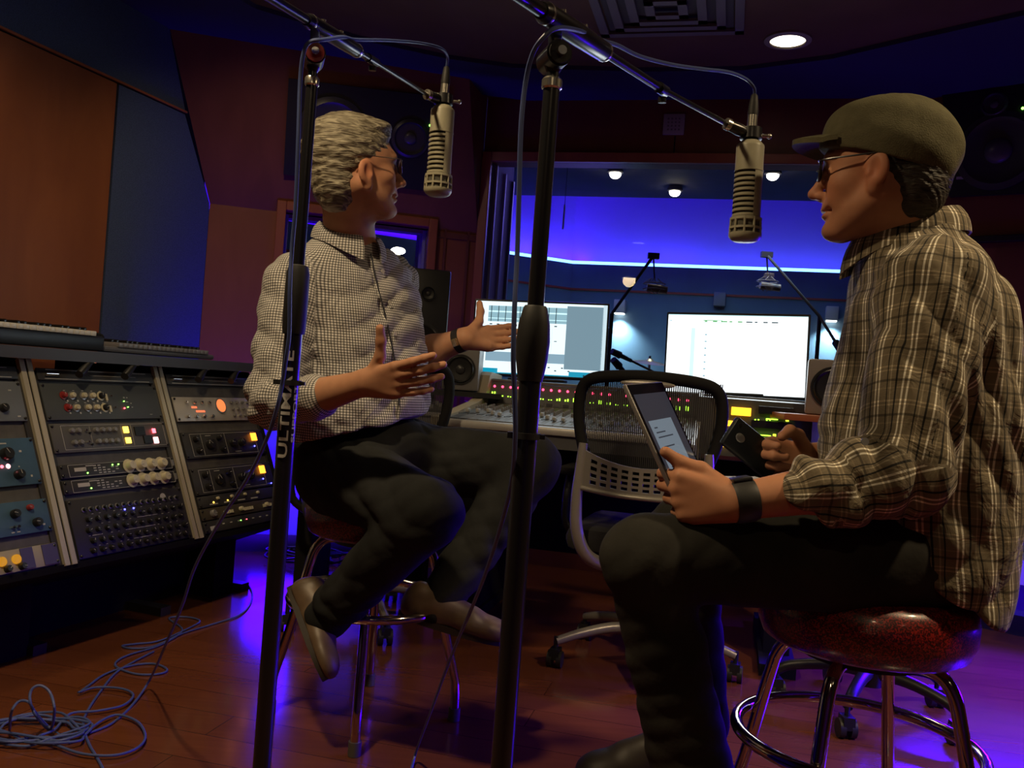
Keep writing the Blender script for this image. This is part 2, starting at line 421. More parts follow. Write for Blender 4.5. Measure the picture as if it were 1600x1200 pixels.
WOOD = wood('cherry_veneer', (.27, .085, .034), (.36, .12, .045), (1, 1, .25), .42)
WOOD_D = wood('cherry_veneer_dark', (.18, .056, .030), (.24, .078, .040), (1, 1, .25), .45)
WOOD_TRIM = wood('cherry_trim', (.34, .10, .042), (.44, .14, .055), (1, 1, .3), .35)
FABRIC = mat('blue_wall_fabric', (.085, .12, .24), .95, spec=.1, var=.25, vscale=300, bump=.3, bscale=900)
CEILM = mat('ceiling_paint', (.15, .085, .075), .9, spec=.15, var=.1, vscale=4)
CEILB = mat('ceiling_band_paint', (.055, .05, .16), .9, spec=.1)
BLACK = mat('black_satin', (.012, .012, .013), .4)
BLACKM = mat('black_matte', (.01, .01, .011), .8, spec=.2)
GREYF = mat('reveal_fabric', (.38, .36, .44), .9, spec=.1, bump=.2, bscale=500)
TEAL = mat('teal_live_wall', (.17, .27, .36), .85, spec=.2, var=.12, vscale=3)
LIVEUP = mat('pale_cove_wall', (.55, .40, .65), .9, spec=.1, var=.04, vscale=2)
LIVEDARK = mat('dark_live_ceiling', (.05, .05, .085), .8, spec=.2)
WHITEM = mat('white_enamel', (.7, .68, .64), .4)

a20 = math.radians(20)
LU = np.array([math.sin(a20), math.cos(a20), 0]); LN = np.array([math.cos(a20), -math.sin(a20), 0])
PL = np.array([-2.05, 2.88, 0])
E1 = hit(328, 318, PL, LN); E1t = hit(262, 30, PL, LN)
ZS = E1[2]
C1 = np.array([E1[0], E1[1], 0]); C2 = P(730, 596, 4.66); C2[2] = 0
SD = nrm(C2 - C1); SN = np.array([SD[1], -SD[0], 0]);                     # left soffit wall
FD = np.array([math.cos(math.radians(14)), -math.sin(math.radians(14)), 0]); FN = np.array([FD[1], -FD[0], 0])   # window wall, normal towards camera
def onF(px, py): return hit(px, py, C2, FN)
def onS(px, py): return hit(px, py, C1, SN)
c3 = onF(1425, 640); C3 = np.array([c3[0], c3[1], 0])
RD = np.array([math.cos(math.radians(40)), -math.sin(math.radians(40)), 0]); RN = np.array([RD[1], -RD[0], 0])
C4 = C3 + RD * 2.1
def z(p, h): return np.array([p[0], p[1], h])
UP = np.array([0, 0, 1.0])

# floor -------------------------------------------------------------
def floor_mat():
    m = mat('cherry_floor', (.3, .08, .03), .15, spec=.55); nt = m.node_tree; b = nt.nodes['Principled BSDF']
    tc = nt.nodes.new('ShaderNodeTexCoord'); mp = nt.nodes.new('ShaderNodeMapping'); mp.inputs['Rotation'].default_value = (0, 0, math.radians(14))
    br = nt.nodes.new('ShaderNodeTexBrick'); br.offset = .4; br.inputs['Scale'].default_value = 1; br.inputs['Brick Width'].default_value = 1.2; br.inputs['Row Height'].default_value = .13
    br.inputs['Mortar Size'].default_value = .0015; br.inputs['Color1'].default_value = (.165, .052, .021, 1); br.inputs['Color2'].default_value = (.20, .064, .026, 1); br.inputs['Mortar'].default_value = (.08, .024, .011, 1)
    mp2 = nt.nodes.new('ShaderNodeMapping'); mp2.inputs['Rotation'].default_value = (0, 0, math.radians(14)); mp2.inputs['Scale'].default_value = (1.2, 14, 1)
    n = nt.nodes.new('ShaderNodeTexNoise'); n.inputs['Scale'].default_value = 3; n.inputs['Detail'].default_value = 8
    mx = nt.nodes.new('ShaderNodeMix'); mx.data_type = 'RGBA'; mx.blend_type = 'MULTIPLY'; mx.inputs[0].default_value = .7
    r = nt.nodes.new('ShaderNodeValToRGB'); r.color_ramp.elements[0].color = (.6, .56, .55, 1); r.color_ramp.elements[1].color = (1.2, 1.15, 1.1, 1)
    L = nt.links.new; L(tc.outputs['Object'], mp.inputs[0]); L(mp.outputs[0], br.inputs['Vector']); L(tc.outputs['Object'], mp2.inputs[0]); L(mp2.outputs[0], n.inputs['Vector'])
    L(n.outputs[0], r.inputs[0]); L(br.outputs['Color'], mx.inputs[6]); L(r.outputs[0], mx.inputs[7]); L(mx.outputs[2], b.inputs['Base Color']); return m
b = MB(); b.box((0, 1.2, -.05), (7.5, 8.6, .1)); struct('floor', b, floor_mat(), smooth=False)
# ceiling: brown field, recessed blue perimeter band --------------------------------
b = MB(); b.box((0, .8, CEIL + .05), (7.4, 7.8, .1)); struct('ceiling', b, CEILM, smooth=False)
cz = lambda px, py: hit(px, py, (0, 0, CEIL - .02), UP)
inner = [cz(250, -70), cz(400, 14), cz(560, 62), cz(700, 92), cz(800, 106), cz(1000, 112), cz(1160, 110), cz(1300, 92), cz(1430, 62), cz(1600, 24)]
E1T = np.array([E1t[0], E1t[1], CEIL - .02])
outer = [z(PL + LU * .6, CEIL - .02), E1T, E1T + SD * .45, E1T + SD * .8, E1T + SD * 1.15, z(C2 + FD * .8, CEIL - .02), z(C2 + FD * 1.2, CEIL - .02), z(C3 - FD * .2, CEIL - .02), z(C3 + RD * .3, CEIL - .02), z(C3 + RD * .9, CEIL - .02)]
b = MB()
for i in range(len(inner) - 1):
    b.prism([inner[i], inner[i + 1], outer[i + 1] + np.array([0, .25, 0]), outer[i] + np.array([0, .25, 0])], (0, 0, .0195))
struct('trim_1', b, CEILB, smooth=False)

# wall_left: fabric and veneer panels ------------------------------------------------
b = MB(); A = PL - LU * 4.6 - LN * .04; B_ = C1 - LN * .04
b.prism([z(A, 0), z(B_, 0), z(B_, CEIL), z(A, CEIL)], -LN * .12); struct('wall_left', b, BLACKM, smooth=False)
def onL(px, py): return hit(px, py, PL, LN)
def panel(name, pts, m, n, th=.035, kind='structure'):
    b = MB(); b.prism(pts, -np.asarray(n) * th); o = b.build(name, m, None, smooth=False); o['kind'] = kind; return o
g = .004
tl0 = onL(-300, -95); tl1 = onL(290, 175)
dirT = nrm(tl1 - tl0)
wr_t = onL(183, 129); wr_b = onL(150, 560); wr_b = np.array([wr_t[0], wr_t[1], .1])
farL = PL - LU * 2.6
zt = lambda p: tl0 + dirT * (np.dot(p - tl0, LU) / np.dot(dirT, LU))
pA = zt(farL); pB = zt(wr_t)
panel('trim_2', [z(farL, .1), z(wr_t, .1), pB - UP * .012, pA - UP * .012], WOOD, LN)                                   # big veneer panel
bl0 = wr_t + LU * .012
E1c = np.array([E1[0], E1[1], .02]); pj = zt(E1t * [1, 1, 0])
# boundary of the left wall against the leaning soffit
Rb = [E1 - LU * .003, onL(290, 175) - LU * .003]
panel('trim_3', [z(bl0, .1), z(C1 - LU * .003, .1), Rb[0], Rb[1] - UP * .012, zt(bl0) - UP * .012], FABRIC, LN)            # blue panel behind the racks
panel('trim_4', [pA + UP * .006, zt(E1t) * 0 + onL(290, 175) + UP * .006 - LU * .003, E1t - LU * .003, z(E1t - LU * .01, CEIL), z(farL, CEIL)], FABRIC, LN, .05)   # upper blue panel
b = MB(); a_, b__ = pA - UP * .003, onL(290, 175) - UP * .003
b.prism([a_ - UP * .004, b__ - UP * .004, b__ + UP * .005, a_ + UP * .005], LN * .012); struct('trim_5', b, WOOD_TRIM, smooth=False)

# left soffit: lower wall with a small window, upper leaning veneer with the main speaker --------------------
w2a = onS(442, 400); w2b = onS(666, 400); zw2 = onS(442, 329)[2]; zb2 = .95
def strip(n_, p0, p1, z0, z1, m, nn, th=.1, off=0.0):
    b = MB(); o = -np.asarray(nn) * off
    b.prism([z(p0, z0) + o, z(p1, z0) + o, z(p1, z1) + o, z(p0, z1) + o], -np.asarray(nn) * th); return struct(n_, b, m, smooth=False)
b = MB()
for (p0, p1, z0, z1) in ((C1, w2a, 0, ZS), (w2a, w2b, 0, zb2), (w2a, w2b, zw2, ZS), (w2b, C2, 0, ZS)):
    b.prism([z(p0, z0), z(p1, z0), z(p1, z1), z(p0, z1)], -SN * .16)
struct('wall_front_left', b, WOOD, smooth=False)
b = MB(); b.prism([z(C1, .085), z(w2b + SD * .06, .085), z(w2b + SD * .06, zb2 - .055), z(C1 + SD * .30, zb2 - .055), z(C1 + SD * .30, .62), z(C1, .62)], SN * .012); struct('trim_8', b, mat('pale_blue_fabric', (.16, .18, .34), .9, spec=.1, bump=.2, bscale=600), smooth=False)
b = MB()                                    # veneer joints of the lower wall
for px in (686, 722):
    q = onS(px, 500); b.box(z(q, 1.0) + SN * .004, (.012, .008, 1.4), axes=(SD, SN, UP))
b.box(z((w2b + C2) / 2, ZS - .02) + SN * .004, (np.linalg.norm(z(C2, 0) - z(w2b, 0)), .008, .03), axes=(SD, SN, UP))
struct('trim_6', b, WOOD_D, smooth=False)
def frame_bars(n_, p0, p1, z0, z1, nn, dd, m, w=.045, th=.03, sides='LRTB', off=0):
    p0 = z(p0, 0); p1 = z(p1, 0); b = MB(); c = (p0 + p1) / 2; L = np.linalg.norm(p1 - p0) ; ax = (dd, nn, UP); o = np.asarray(nn) * (th / 2 + off)
    if 'L' in sides: b.box(z(p0, (z0 + z1) / 2) - dd * w / 2 + o, (w, th, z1 - z0 + 2 * w), axes=ax, bev=.004)
    if 'R' in sides: b.box(z(p1, (z0 + z1) / 2) + dd * w / 2 + o, (w, th, z1 - z0 + 2 * w), axes=ax, bev=.004)
    if 'T' in sides: b.box(z(c, z1 + w / 2) + o, (L, th, w), axes=ax, bev=.004)
    if 'B' in sides: b.box(z(c, z0 - w / 2) + o, (L, th, w), axes=ax, bev=.004)
    return b
GLASS = glass_mat('studio_glass')
def window(n_, p0, p1, z0, z1, nn, dd, label, dep, tilt=0.0, rise=.002, frame_m=WOOD_TRIM, w=.045):
    t = bpy.data.objects.new(n_, None); COL.objects.link(t); t['kind'] = 'structure'
    frame_bars('', p0, p1, z0, z1, nn, dd, frame_m, w).build('window_frame', frame_m, t, smooth=False)
    b = MB(); L = np.linalg.norm(p1 - p0); c = (p0 + p1) / 2
    for s, q in ((1, p0), (-1, p1)):      # side reveals in stretched cloth
        b.prism([z(q, z0), z(q, z1), z(q, z1 + rise) - nn * dep, z(q, z0) - nn * dep], -dd * s * .03)
    b.prism([z(p0, z1 + .002), z(p1, z1 + .002), z(p1, z1 + rise) - nn * dep, z(p0, z1 + rise) - nn * dep], UP * .03)
    b.prism([z(p0, z0), z(p1, z0), z(p1, z0) - nn * dep, z(p0, z0) - nn * dep], -UP * .03)
    b.build('reveal', GREYF, t, smooth=False)
    b = MB()
    for k, (q0, s) in enumerate(((p0, 1), (p1, -1))):
        for dd_ in (.07, dep * .55, dep - .03): b.box(z(q0, (z0 + z1) / 2) + dd * s * .008 - nn * dd_, (.014, .02, z1 - z0), axes=(dd, nn, UP))
    b.build('glazing_bead', mat('bead_grey', (.35, .33, .4), .5), t, smooth=False)
    for k, off in enumerate((.05, dep - .05)):
        b = MB(); tl = tilt if k == 0 else 0; hh = z1 - z0; o0 = -nn * off; o1 = -nn * (off + math.tan(tl) * hh)
        b.quad(z(p0, z0) + o0, z(p1, z0) + o0, z(p1, z1 + (rise if k else rise * .12)) + o1, z(p0, z1 + (rise if k else rise * .12)) + o1); b.build('pane', GLASS, t, smooth=False)
    return t
window('window_2', w2a, w2b, zb2, zw2, SN, SD, '', .3)
# leaning upper soffit
fi = lambda p: None
SPN = nrm(np.cross(E1t - E1, SD)); SPN = SPN if SPN[1] < 0 else -SPN
def plane2(p1, n1, p2, n2, zz):              # point at height zz on both planes
    Amat = np.array([n1, n2, [0, 0, 1.0]]); return np.linalg.solve(Amat, np.array([n1 @ p1, n2 @ p2, zz]))
I0 = plane2(E1, SPN, C2, FN, ZS); I1 = plane2(E1, SPN, C2, FN, CEIL)
E1T2 = E1 + (E1t - E1) * ((CEIL - E1[2]) / (E1t[2] - E1[2]))
ckn = FD; ckp = onF(757, 420) - FD * .052                # the soffit ends in a cheek just left of the window frame
K0 = plane2(C2, FN, ckp, ckn, 0); tK = None
def spz(q): return E1[2] + ((E1 - z(q, E1[2])) @ z(SPN, 0) * 1.0 + 0) / SPN[2] if False else (E1 @ SPN - q[0] * SPN[0] - q[1] * SPN[1]) / SPN[2]
K1 = z(K0, spz(K0)); K2 = plane2(E1, SPN, ckp, ckn, CEIL)
b = MB(); b.prism([E1, I0, K1, K2, E1T2], -SPN * .05)
b.prism([K1, K2, z(K0, CEIL)], -FD * .05)
b.prism([E1, I0, I0 - SN * .04, E1 - SN * .04], UP * .02)
struct('wall_left_soffit', b, WOOD_D, smooth=False)
# window wall ---------------------------------------------------------
zh = onF(1000, 256)[2]; w1a = onF(757, 420); w1b = z(C3 - FD * .05, 0); zb1 = .86
b = MB()
for (p0, p1, z0, z1) in ((C2, w1a, 0, CEIL), (w1a, w1b, 0, zb1), (w1a, w1b, zh, CEIL), (w1b, C3, 0, CEIL)):
    b.prism([z(p0, z0), z(p1, z0), z(p1, z1), z(p0, z1)], -FN * .1)
struct('wall_front', b, WOOD_D, smooth=False)
window('window_1', w1a, w1b, zb1, zh, FN, FD, '', .46, tilt=math.radians(3.4), w=.05, rise=.16)
# right soffit wall, ledge with light, blue wall below -------------------------------
b = MB(); b.prism([z(C3, 0), z(C4, 0), z(C4, CEIL), z(C3, CEIL)], -RN * .1); struct('wall_right', b, WOOD_D, smooth=False)
b = MB(); b.prism([z(C4, 0), z(C4 + [.4, -3.2, 0], 0), z(C4 + [.4, -3.2, 0], CEIL), z(C4, CEIL)], (.1, 0, 0)); struct('wall_right_rear', b, WOOD, smooth=False)
b = MB(); b.box((0, -2.75, CEIL / 2), (7.2, .1, CEIL)); struct('wall_rear', b, WOOD, smooth=False)
b = MB(); b.prism([z(C3 + RD * .0, 0), z(C4, 0), z(C4, .085), z(C3 + RD * .0, .085)], RN * .02); struct('baseboard_right', b, BLACK, smooth=False)
b = MB(); b.prism([z(C1, 0), z(C2, 0), z(C2, .085), z(C1, .085)], SN * .02); struct('baseboard_front_left', b, BLACK, smooth=False)
b = MB(); b.prism([z(C3 + RD * .0, .085), z(C4, .085), z(C4, .82), z(C3, .82)], RN * .012); struct('trim_9', b, MATS['pale_blue_fabric'], smooth=False)
# dark side glass on the right soffit
q0 = hit(1500, 375, C3, RN); q1 = hit(1720, 400, C3, RN)
window('window_3', z(q0, 0), z(q1, 0), 1.0, q0[2] - .02, RN, RD, '', .05, frame_m=BLACK, w=.03)
# credenza ledge below it with a blue light line
def wallledge(zt_, dep, s0, s1, th=.04):
    b = MB(); p0 = C3 + RD * s0 + RN * .016; p1 = C3 + RD * s1 + RN * .016
    b.prism([z(p0, zt_ - th), z(p1, zt_ - th), z(p1, zt_), z(p0, zt_)], RN * dep); return b
cr = thing('wall_ledge', 'dark ledge with a blue light line along the wall behind the capped man', 'shelf', z(C3, 0))
wallledge(.86, .16, .25, 2.0).build('shelf_board', BLACK, cr, world=True, smooth=False)
b = MB(); p0 = C3 + RD * .25 + RN * .178; p1 = C3 + RD * 2.0 + RN * .178
b.prism([z(p0, .825), z(p1, .825), z(p1, .838), z(p0, .838)], RN * .006); b.build('light_strip', glow('strip_cyan_blue', (.08, .35, 1.0), 6), cr, world=True, smooth=False)
cr2 = thing('low_plinth', 'low pale plinth catching blue light at the foot of the right wall', 'plinth', z(C3 + RN * .02, 0))
wallledge(.36, .26, .35, 1.5, .10).build('plinth_board', mat('plinth_grey', (.35, .35, .4), .6), cr2, world=True, smooth=False)

# wall plate, ceiling vent, downlights ------------------------------------------------
q = onF(1053, 195); t = thing('wall_plate', 'small square white plate on the veneer above the studio window', 'wall plate', q)
b = MB(); b.box(q + FN * .006, (.105, .012, .105), axes=(FD, FN, UP), bev=.004); b.build('cover', mat('plate_grey', (.42, .36, .34), .5), t, world=True)
b = MB()
for i in range(4):
    for j in range(4): b.box(q + FN * .0125 + FD * (i - 1.5) * .018 + UP * (j - 1.5) * .018, (.008, .002, .008), axes=(FD, FN, UP))
b.build('perforation', mat('plate_dark', (.2, .17, .16), .6), t, world=True, smooth=False)
b = MB(); q2 = onF(1055, 213); b.tube([q2 + FN * .004, z(onF(1055, 213), zh + .05) + FN * .004], .003, 6); o = b.build('plate_cord', BLACKM, None); tag(o, 'thin dark cord running from the square wall plate to the window frame', 'cord')
vc = hit(1042, 2, (0, 0, CEIL), UP)
t = thing('ceiling_vent', 'square tiered ceiling air vent tinted by the blue light', 'air vent', (vc[0], vc[1], CEIL - .02), -math.radians(14))
VM = mat('vent_paint', (.16, .13, .16), .6)
for k in range(4):
    s = .58 - k * .14; b = MB(); w_ = .035
    for sx, sy, lx, ly in ((0, 1, s, w_), (0, -1, s, w_), (1, 0, w_, s), (-1, 0, w_, s)):
        b.box((sx * (s - w_) / 2, sy * (s - w_) / 2, .008 - k * .006), (lx, ly, .012))
    b.build('vent_ring', VM, t, smooth=False)
b = MB(); b.box((0, 0, .017), (.5, .5, .004)); b.build('vent_back', mat('vent_dark', (.07, .055, .075), .7), t, smooth=False)
DL_LABEL = ['bright round recessed downlight in the ceiling near the right man in the cap', 'round recessed downlight above the man in the checked shirt', 'round recessed downlight above the man in the plaid shirt',
            'round recessed downlight over the keyboards at the left wall', 'round recessed downlight behind the photographer, centre', 'round recessed downlight behind the photographer, right', 'added round downlight warming the wall around the left main speaker']
for i, (x, y, p_, _, _) in enumerate(DOWNLIGHTS):
    t = thing('ceiling_downlight', DL_LABEL[i], 'ceiling light', (x, y, CEIL), group='recessed downlights')
    b = MB(); b.lathe([(.072, -.001), (.095, -.001), (.095, -.008), (.072, -.012)], seg=32, caps=False); b.build('trim_ring', mat('downlight_trim', (.3, .26, .24), .5), t)
    b = MB(); b.lathe([(.0, -.004), (.072, -.004), (.072, -.001), (0, -.001)], seg=32, caps=False); b.build('lamp_face', glow('downlight_glow', (1, .88, .68), 5), t)

# ================================================================== THE LIVE ROOM BEYOND THE GLASS
LC = P(895, 412, 8.49); LB1 = P(1330, 427, 7.81); ZL = LC[2]
LD = nrm([LB1[0] - LC[0], LB1[1] - LC[1], 0]); LBN = np.array([LD[1], -LD[0], 0])
q = P(818, 400, 8.24); LD2 = nrm([q[0] - LC[0], q[1] - LC[1], 0]); LN2 = np.array([-LD2[1], LD2[0], 0]); LN2 = LN2 if LN2[1] < 0 else -LN2
lc = z(LC, 0); lr = lc + LD * 5.2; ll = lc + LD2 * 4.6
b = MB()
b.prism([z(lc, 0), z(lr, 0), z(lr, ZL), z(lc, ZL)], -LBN * .25); b.prism([z(lc, 0), z(ll, 0), z(ll, ZL), z(lc, ZL)], -LN2 * .25)
struct('wall_live_room', b, TEAL, smooth=False)
b = MB(); s = .25
b.prism([z(lc, ZL), z(lr, ZL), z(lr, 3.4), z(lc, 3.4)], -LBN * .1); b.prism([z(lc, ZL), z(ll, ZL), z(ll, 3.4), z(lc, 3.4)], -LN2 * .1)
bo = b; off = np.array([0, .22, 0]); bo.v = [v + Vector(off) for v in bo.v]
struct('wall_live_room_upper', bo, LIVEUP, smooth=False)
b = MB(); f0 = z(P(1000, 500, 5.25), 0)
b.box((1.2, 7.4, -.06), (10, 5.4, .1)); struct('floor_live_room', b, mat('live_floor', (.12, .07, .05), .4, var=.2), smooth=False)
b = MB(); b.box((1.2, 7.6, 3.43), (10, 5, .06)); struct('ceiling_live_room_upper', b, LIVEUP, smooth=False)
ce = P(960, 308, 7.3); ZC2 = ce[2]
b = MB(); b.prism([z(z(ce, 0) - FD * 5, ZC2), z(z(ce, 0) + FD * 5, ZC2), z(z(ce, 0) + FD * 5 + FN * 2.6, ZC2), z(z(ce, 0) - FD * 5 + FN * 2.6, ZC2)], (0, 0, .12)); struct('ceiling_live_room', b, LIVEDARK, smooth=False)
# light line sitting on the ledge
b = MB()
for (a_, d_, n_, L_) in ((lc, LD, LBN, 5.1), (lc, LD2, LN2, 1.15)):
    b.prism([z(a_, ZL), z(a_ + d_ * L_, ZL), z(a_ + d_ * L_, ZL + .028), z(a_, ZL + .028)], n_ * -.03)
o = b.build('cove_light_line', glow('strip_cyan', (.12, .34, 1.0), 6.5), None, smooth=False); tag(o, 'glowing blue light line along the top of the live room wall', 'light strip')
for i in range(4):
    c = z(lc + LD * (.6 + i * 1.25) , ZL + .03) - LBN * .09
    area('cove_glow', c, c + UP + LBN * -.12, (4.5, 2.4, 2.0, 2.0)[i], BLUE, 1.2, .08)
for i in range(3):
    c = z(lc + LD2 * (.3 + i * 1.2), ZL + .03) - LN2 * .09
    area('cove_glow', c, c + UP - LN2 * .12, 9, BLUE, 1.2, .08)
area('cove_front_glow', P(1000, 300, 7.4) + UP * .35, P(1000, 310, 9) + UP * .6, 7, BLUE, 4, .1)
area('live_pale_fill', z(P(1050, 400, 6.4), 2.3), z(P(1050, 480, 7.6), .3), 12, (.45, .72, 1), 2.4, .5, 100)
area('jamb_blue', P(900, 330, 5.9), P(770, 400, 4.7), 5, (.22, .15, 1), .5, .5)
# red strip on the live wall, standing for trim reflected in the glass
b = MB(); zz = P(1000, 459, 8.38)[2]
for (a_, d_, n_, L_) in ((lc, LD, LBN, 5.1), (lc, LD2, LN2, 4.5)):
    b.prism([z(a_, zz), z(a_ + d_ * L_, zz), z(a_ + d_ * L_, zz + .02), z(a_, zz + .02)], n_ * .01)
struct('trim_reflection', b, mat('reflected_trim_red', (.45, .08, .05), .5), smooth=False)
SCL = ['white box sconce shining down on the live room wall between the two monitors', 'unlit grey box on the live room wall above the right monitor', 'white box sconce shining down on the live room wall by the plaid shirt']
for i, (px, py, dd_) in enumerate(((970, 480, 8.35), (1125, 469, 8.1), (1299, 491, 7.85))):
    c = hit(px, py, lc, LBN) + LBN * .05
    t = thing('wall_sconce', SCL[i], 'wall lamp', c)
    b = MB(); b.box(c, (.105, .1, .125), axes=(LD, LBN, UP), bev=.006); b.build('housing', WHITEM if i != 1 else mat('grey_box', (.25, .28, .34), .5), t, world=True)
    if i != 1:
        b = MB(); b.box(c - UP * .066, (.085, .08, .01), axes=(LD, LBN, UP)); b.build('diffuser', glow('sconce_glow', (1, .95, .85), 7), t, world=True, smooth=False)
        spot('sconce_beam', c - UP * .075 + LBN * .03, c - UP * 1 - LBN * .05, 60, (.75, .95, 1.0), 120, 1, .03)
for i, (px, py) in enumerate(((962, 263), (1055, 292), (1208, 265))):
    c = hit(px, py, (0, 0, ZC2), UP)
    t = thing('live_room_spotlight', ['left of the three small ceiling spots seen through the window', 'middle of the three small ceiling spots seen through the window', 'right of the three small ceiling spots seen through the window'][i], 'ceiling light', c, group='live room ceiling spots')
    b = MB(); b.lathe([(.055, 0), (.06, -.03), (.05, -.035)], o=c, seg=20); b.build('housing', LIVEDARK, t, world=True)
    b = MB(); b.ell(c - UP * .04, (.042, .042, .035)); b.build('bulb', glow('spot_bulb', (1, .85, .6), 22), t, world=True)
    spot('live_room_beam', c - UP * .1, c - UP * 2 + np.array([0, .4, 0]), 10, WARM, 90, 1, .04)
c = P(622, 392, 6.6); t = thing('added_reflection_oval', 'added bright oval standing for a lamp reflection in the small left window', 'wall lamp', c)  # glowing oval added in place of a reflection in the pane
b = MB(); b.ell(c, (.055, .02, .028), 20, 10); b.build('bulb', glow('spot_bulb', (1, .85, .6), 22), t, world=True)  # glowing body of the added reflection oval, not a lamp bulb
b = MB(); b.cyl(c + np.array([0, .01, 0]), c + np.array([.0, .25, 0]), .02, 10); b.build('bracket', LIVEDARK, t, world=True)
# pull rod hanging by the left jamb
a_ = P(888, 262, 5.3); b_ = P(882.5, 320, 5.3); c_ = P(879.5, 358, 5.3)
t = thing('blind_wand', 'slim pale blind wand hanging on a thread left of the window', 'blind wand', b_)
b__top = z(b_, zh)
b = MB(); b.tube([b_, c_], .006, 8); b.build('rod', mat('wand_white', (.75, .75, .85), .3), t, world=True)
b = MB(); b.tube([z(b_, ZC2 + .002), b_], .0015, 5); b.build('cord', BLACKM, t, world=True)
# ================================================================== OUTBOARD RACKS along the left wall
rB0 = P(110, 880, 2.58); rT0 = hit(37, 560, rB0, LU); rV = nrm(rT0 - rB0); rW = np.cross(LU, rV); rW = rW if rW @ LN > 0 else -rW
rW = np.asarray(rW); RH = .632
def rk(u, v, w=0): return rB0 + LU * u + rV * v + rW * w
ALU = mat('brushed_aluminium', (.62, .56, .42), .38, metal=.35, spec=.5)
RPAN = mat('rack_grey', (.105, .098, .09), .55, var=.15, vscale=30)
RBLK = mat('rack_black_panel', (.035, .034, .036), .45)
RBLU = mat('blue_faceplate', (.055, .12, .20), .5, var=.1, vscale=20)
RGRY = mat('pale_faceplate', (.17, .19, .21), .5)
SILV = mat('silver_faceplate', (.55, .52, .48), .35, metal=.3)
KNB = mat('knob_black', (.015, .015, .016), .3); KNW = mat('knob_cream', (.62, .58, .42), .35); KNR = mat('knob_red', (.30, .03, .03), .35); KNG = mat('knob_grey', (.3, .3, .31), .3, metal=.4)
CHR = mat('chrome', (.75, .74, .72), .12, metal=1.0)
PRINT = mat('white_print', (.5, .5, .48), .6)
LEDS = {'g': glow('led_green', (.25, 1, .1), 6), 'r': glow('led_red', (1, .06, .08), 9), 'b': glow('led_blue', (.08, .08, 1), 9), 'y': glow('lamp_yellow', (1, .55, .06), 4.5), 'o': glow('lamp_orange', (1, .27, .02), 3.6), 'w': glow('lamp_pink', (1, .35, .33), 6)}
def raxes(): return (LU, rV, rW)
t = thing('rack_desk', 'angled dark rack desk with aluminium rails along the left wall', 'rack desk', z(rB0, 0))
PITCH = .556; UL = -.62 - PITCH; UR = 2 * PITCH + .02 - .03
U0s = [-PITCH * 2, -PITCH, 0, PITCH]           # left end of each bay
depth = .58
b = MB()
side = lambda u: [z(rk(u, 0), rB0[2]), rk(u, 0), rk(u, RH), rk(u, RH) + UP * .0, z(rk(u, RH) - LN * (depth - .02), rk(u, RH)[2]), z(rk(u, RH) - LN * (depth - .02), rB0[2])]
for u in (-PITCH * 2 - .01, -.0, PITCH, 2 * PITCH - .035):
    sd_ = [rk(u, 0), rk(u, RH), rk(u, RH) - LN * (depth - .1), z(rk(u, RH) - LN * (depth - .1), rB0[2])]
    b.prism(sd_, LU * .016)
b.prism([rk(-PITCH * 2, 0, -.3), rk(2 * PITCH - .02, 0, -.3), rk(2 * PITCH - .02, 0), rk(-PITCH * 2, 0)], UP * -.02)
b.build('carcass', BLACKM, t, world=True, smooth=False)
b = MB()     # plain grey field behind the units (blanking panels)
for u in U0s: b.prism([rk(u + .022, .0, -.012), rk(u + PITCH - .022, .0, -.012), rk(u + PITCH - .022, .60, -.012), rk(u + .022, .60, -.012)], -rW * .004)
b.build('blanking_panel', RPAN, t, world=True, smooth=False)
for u in (-PITCH, 0, PITCH):
    for s in (-.013, .013):
        b = MB(); b.prism([rk(u + s - .009, -.005, -.01), rk(u + s + .009, -.005, -.01), rk(u + s + .009, RH, -.01), rk(u + s - .009, RH, -.01)], rW * .014); b.build('rail', ALU, t, world=True, smooth=False)
for u in U0s:
    for s in (.03, PITCH - .03):
        b = MB(); b.prism([rk(u + s - .012, 0, -.012), rk(u + s + .012, 0, -.012), rk(u + s + .012, .6, -.012), rk(u + s - .012, .6, -.012)], rW * .006); b.build('mounting_strip', RBLK, t, world=True, smooth=False)
b = MB()     # desk top over the racks
zt0 = rk(0, RH)[2]
e0 = rk(-PITCH * 2 - .02, RH, .0) + LN * .05; e1 = rk(2 * PITCH - .02, RH, .0) + LN * .05
b.prism([z(e0, zt0 + .002), z(e1, zt0 + .002), z(e1 - LN * (depth + .02), zt0 + .002), z(e0 - LN * (depth + .02), zt0 + .002)], UP * .036)
b.build('desk_top', mat('desk_edge_grey', (.07, .07, .085), .45), t, world=True, smooth=False)
b = MB()     # pedestal, set back
for u in (-PITCH * 2 + .1, -.1, PITCH * 2 - .25):
    p = rk(u, 0, 0); c0 = z(p, 0) - LN * .16
    b.prism([c0, c0 + LU * .12, c0 + LU * .12 - LN * .22, c0 - LN * .22], UP * (rB0[2] - .02))
c0 = z(rk(-PITCH * 2, 0), .0) - LN * .30; c1 = z(rk(PITCH * 2 - .04, 0), 0) - LN * .30
b.prism([c0, c1, c1 - LN * .02, c0 - LN * .02], UP * (rB0[2] - .02))
b.build('pedestal', BLACKM, t, world=True, smooth=False)
for u in (-.35, .02, PITCH, PITCH * 2 - .1):
    c0 = z(rk(u, 0), 0) - LN * .14; b = MB(); b.prism([c0, c0 + LU * .05, c0 + LU * .05 - LN * .24, c0 - LN * .24], UP * .03); b.build('foot', RBLK, t, world=True, smooth=False)

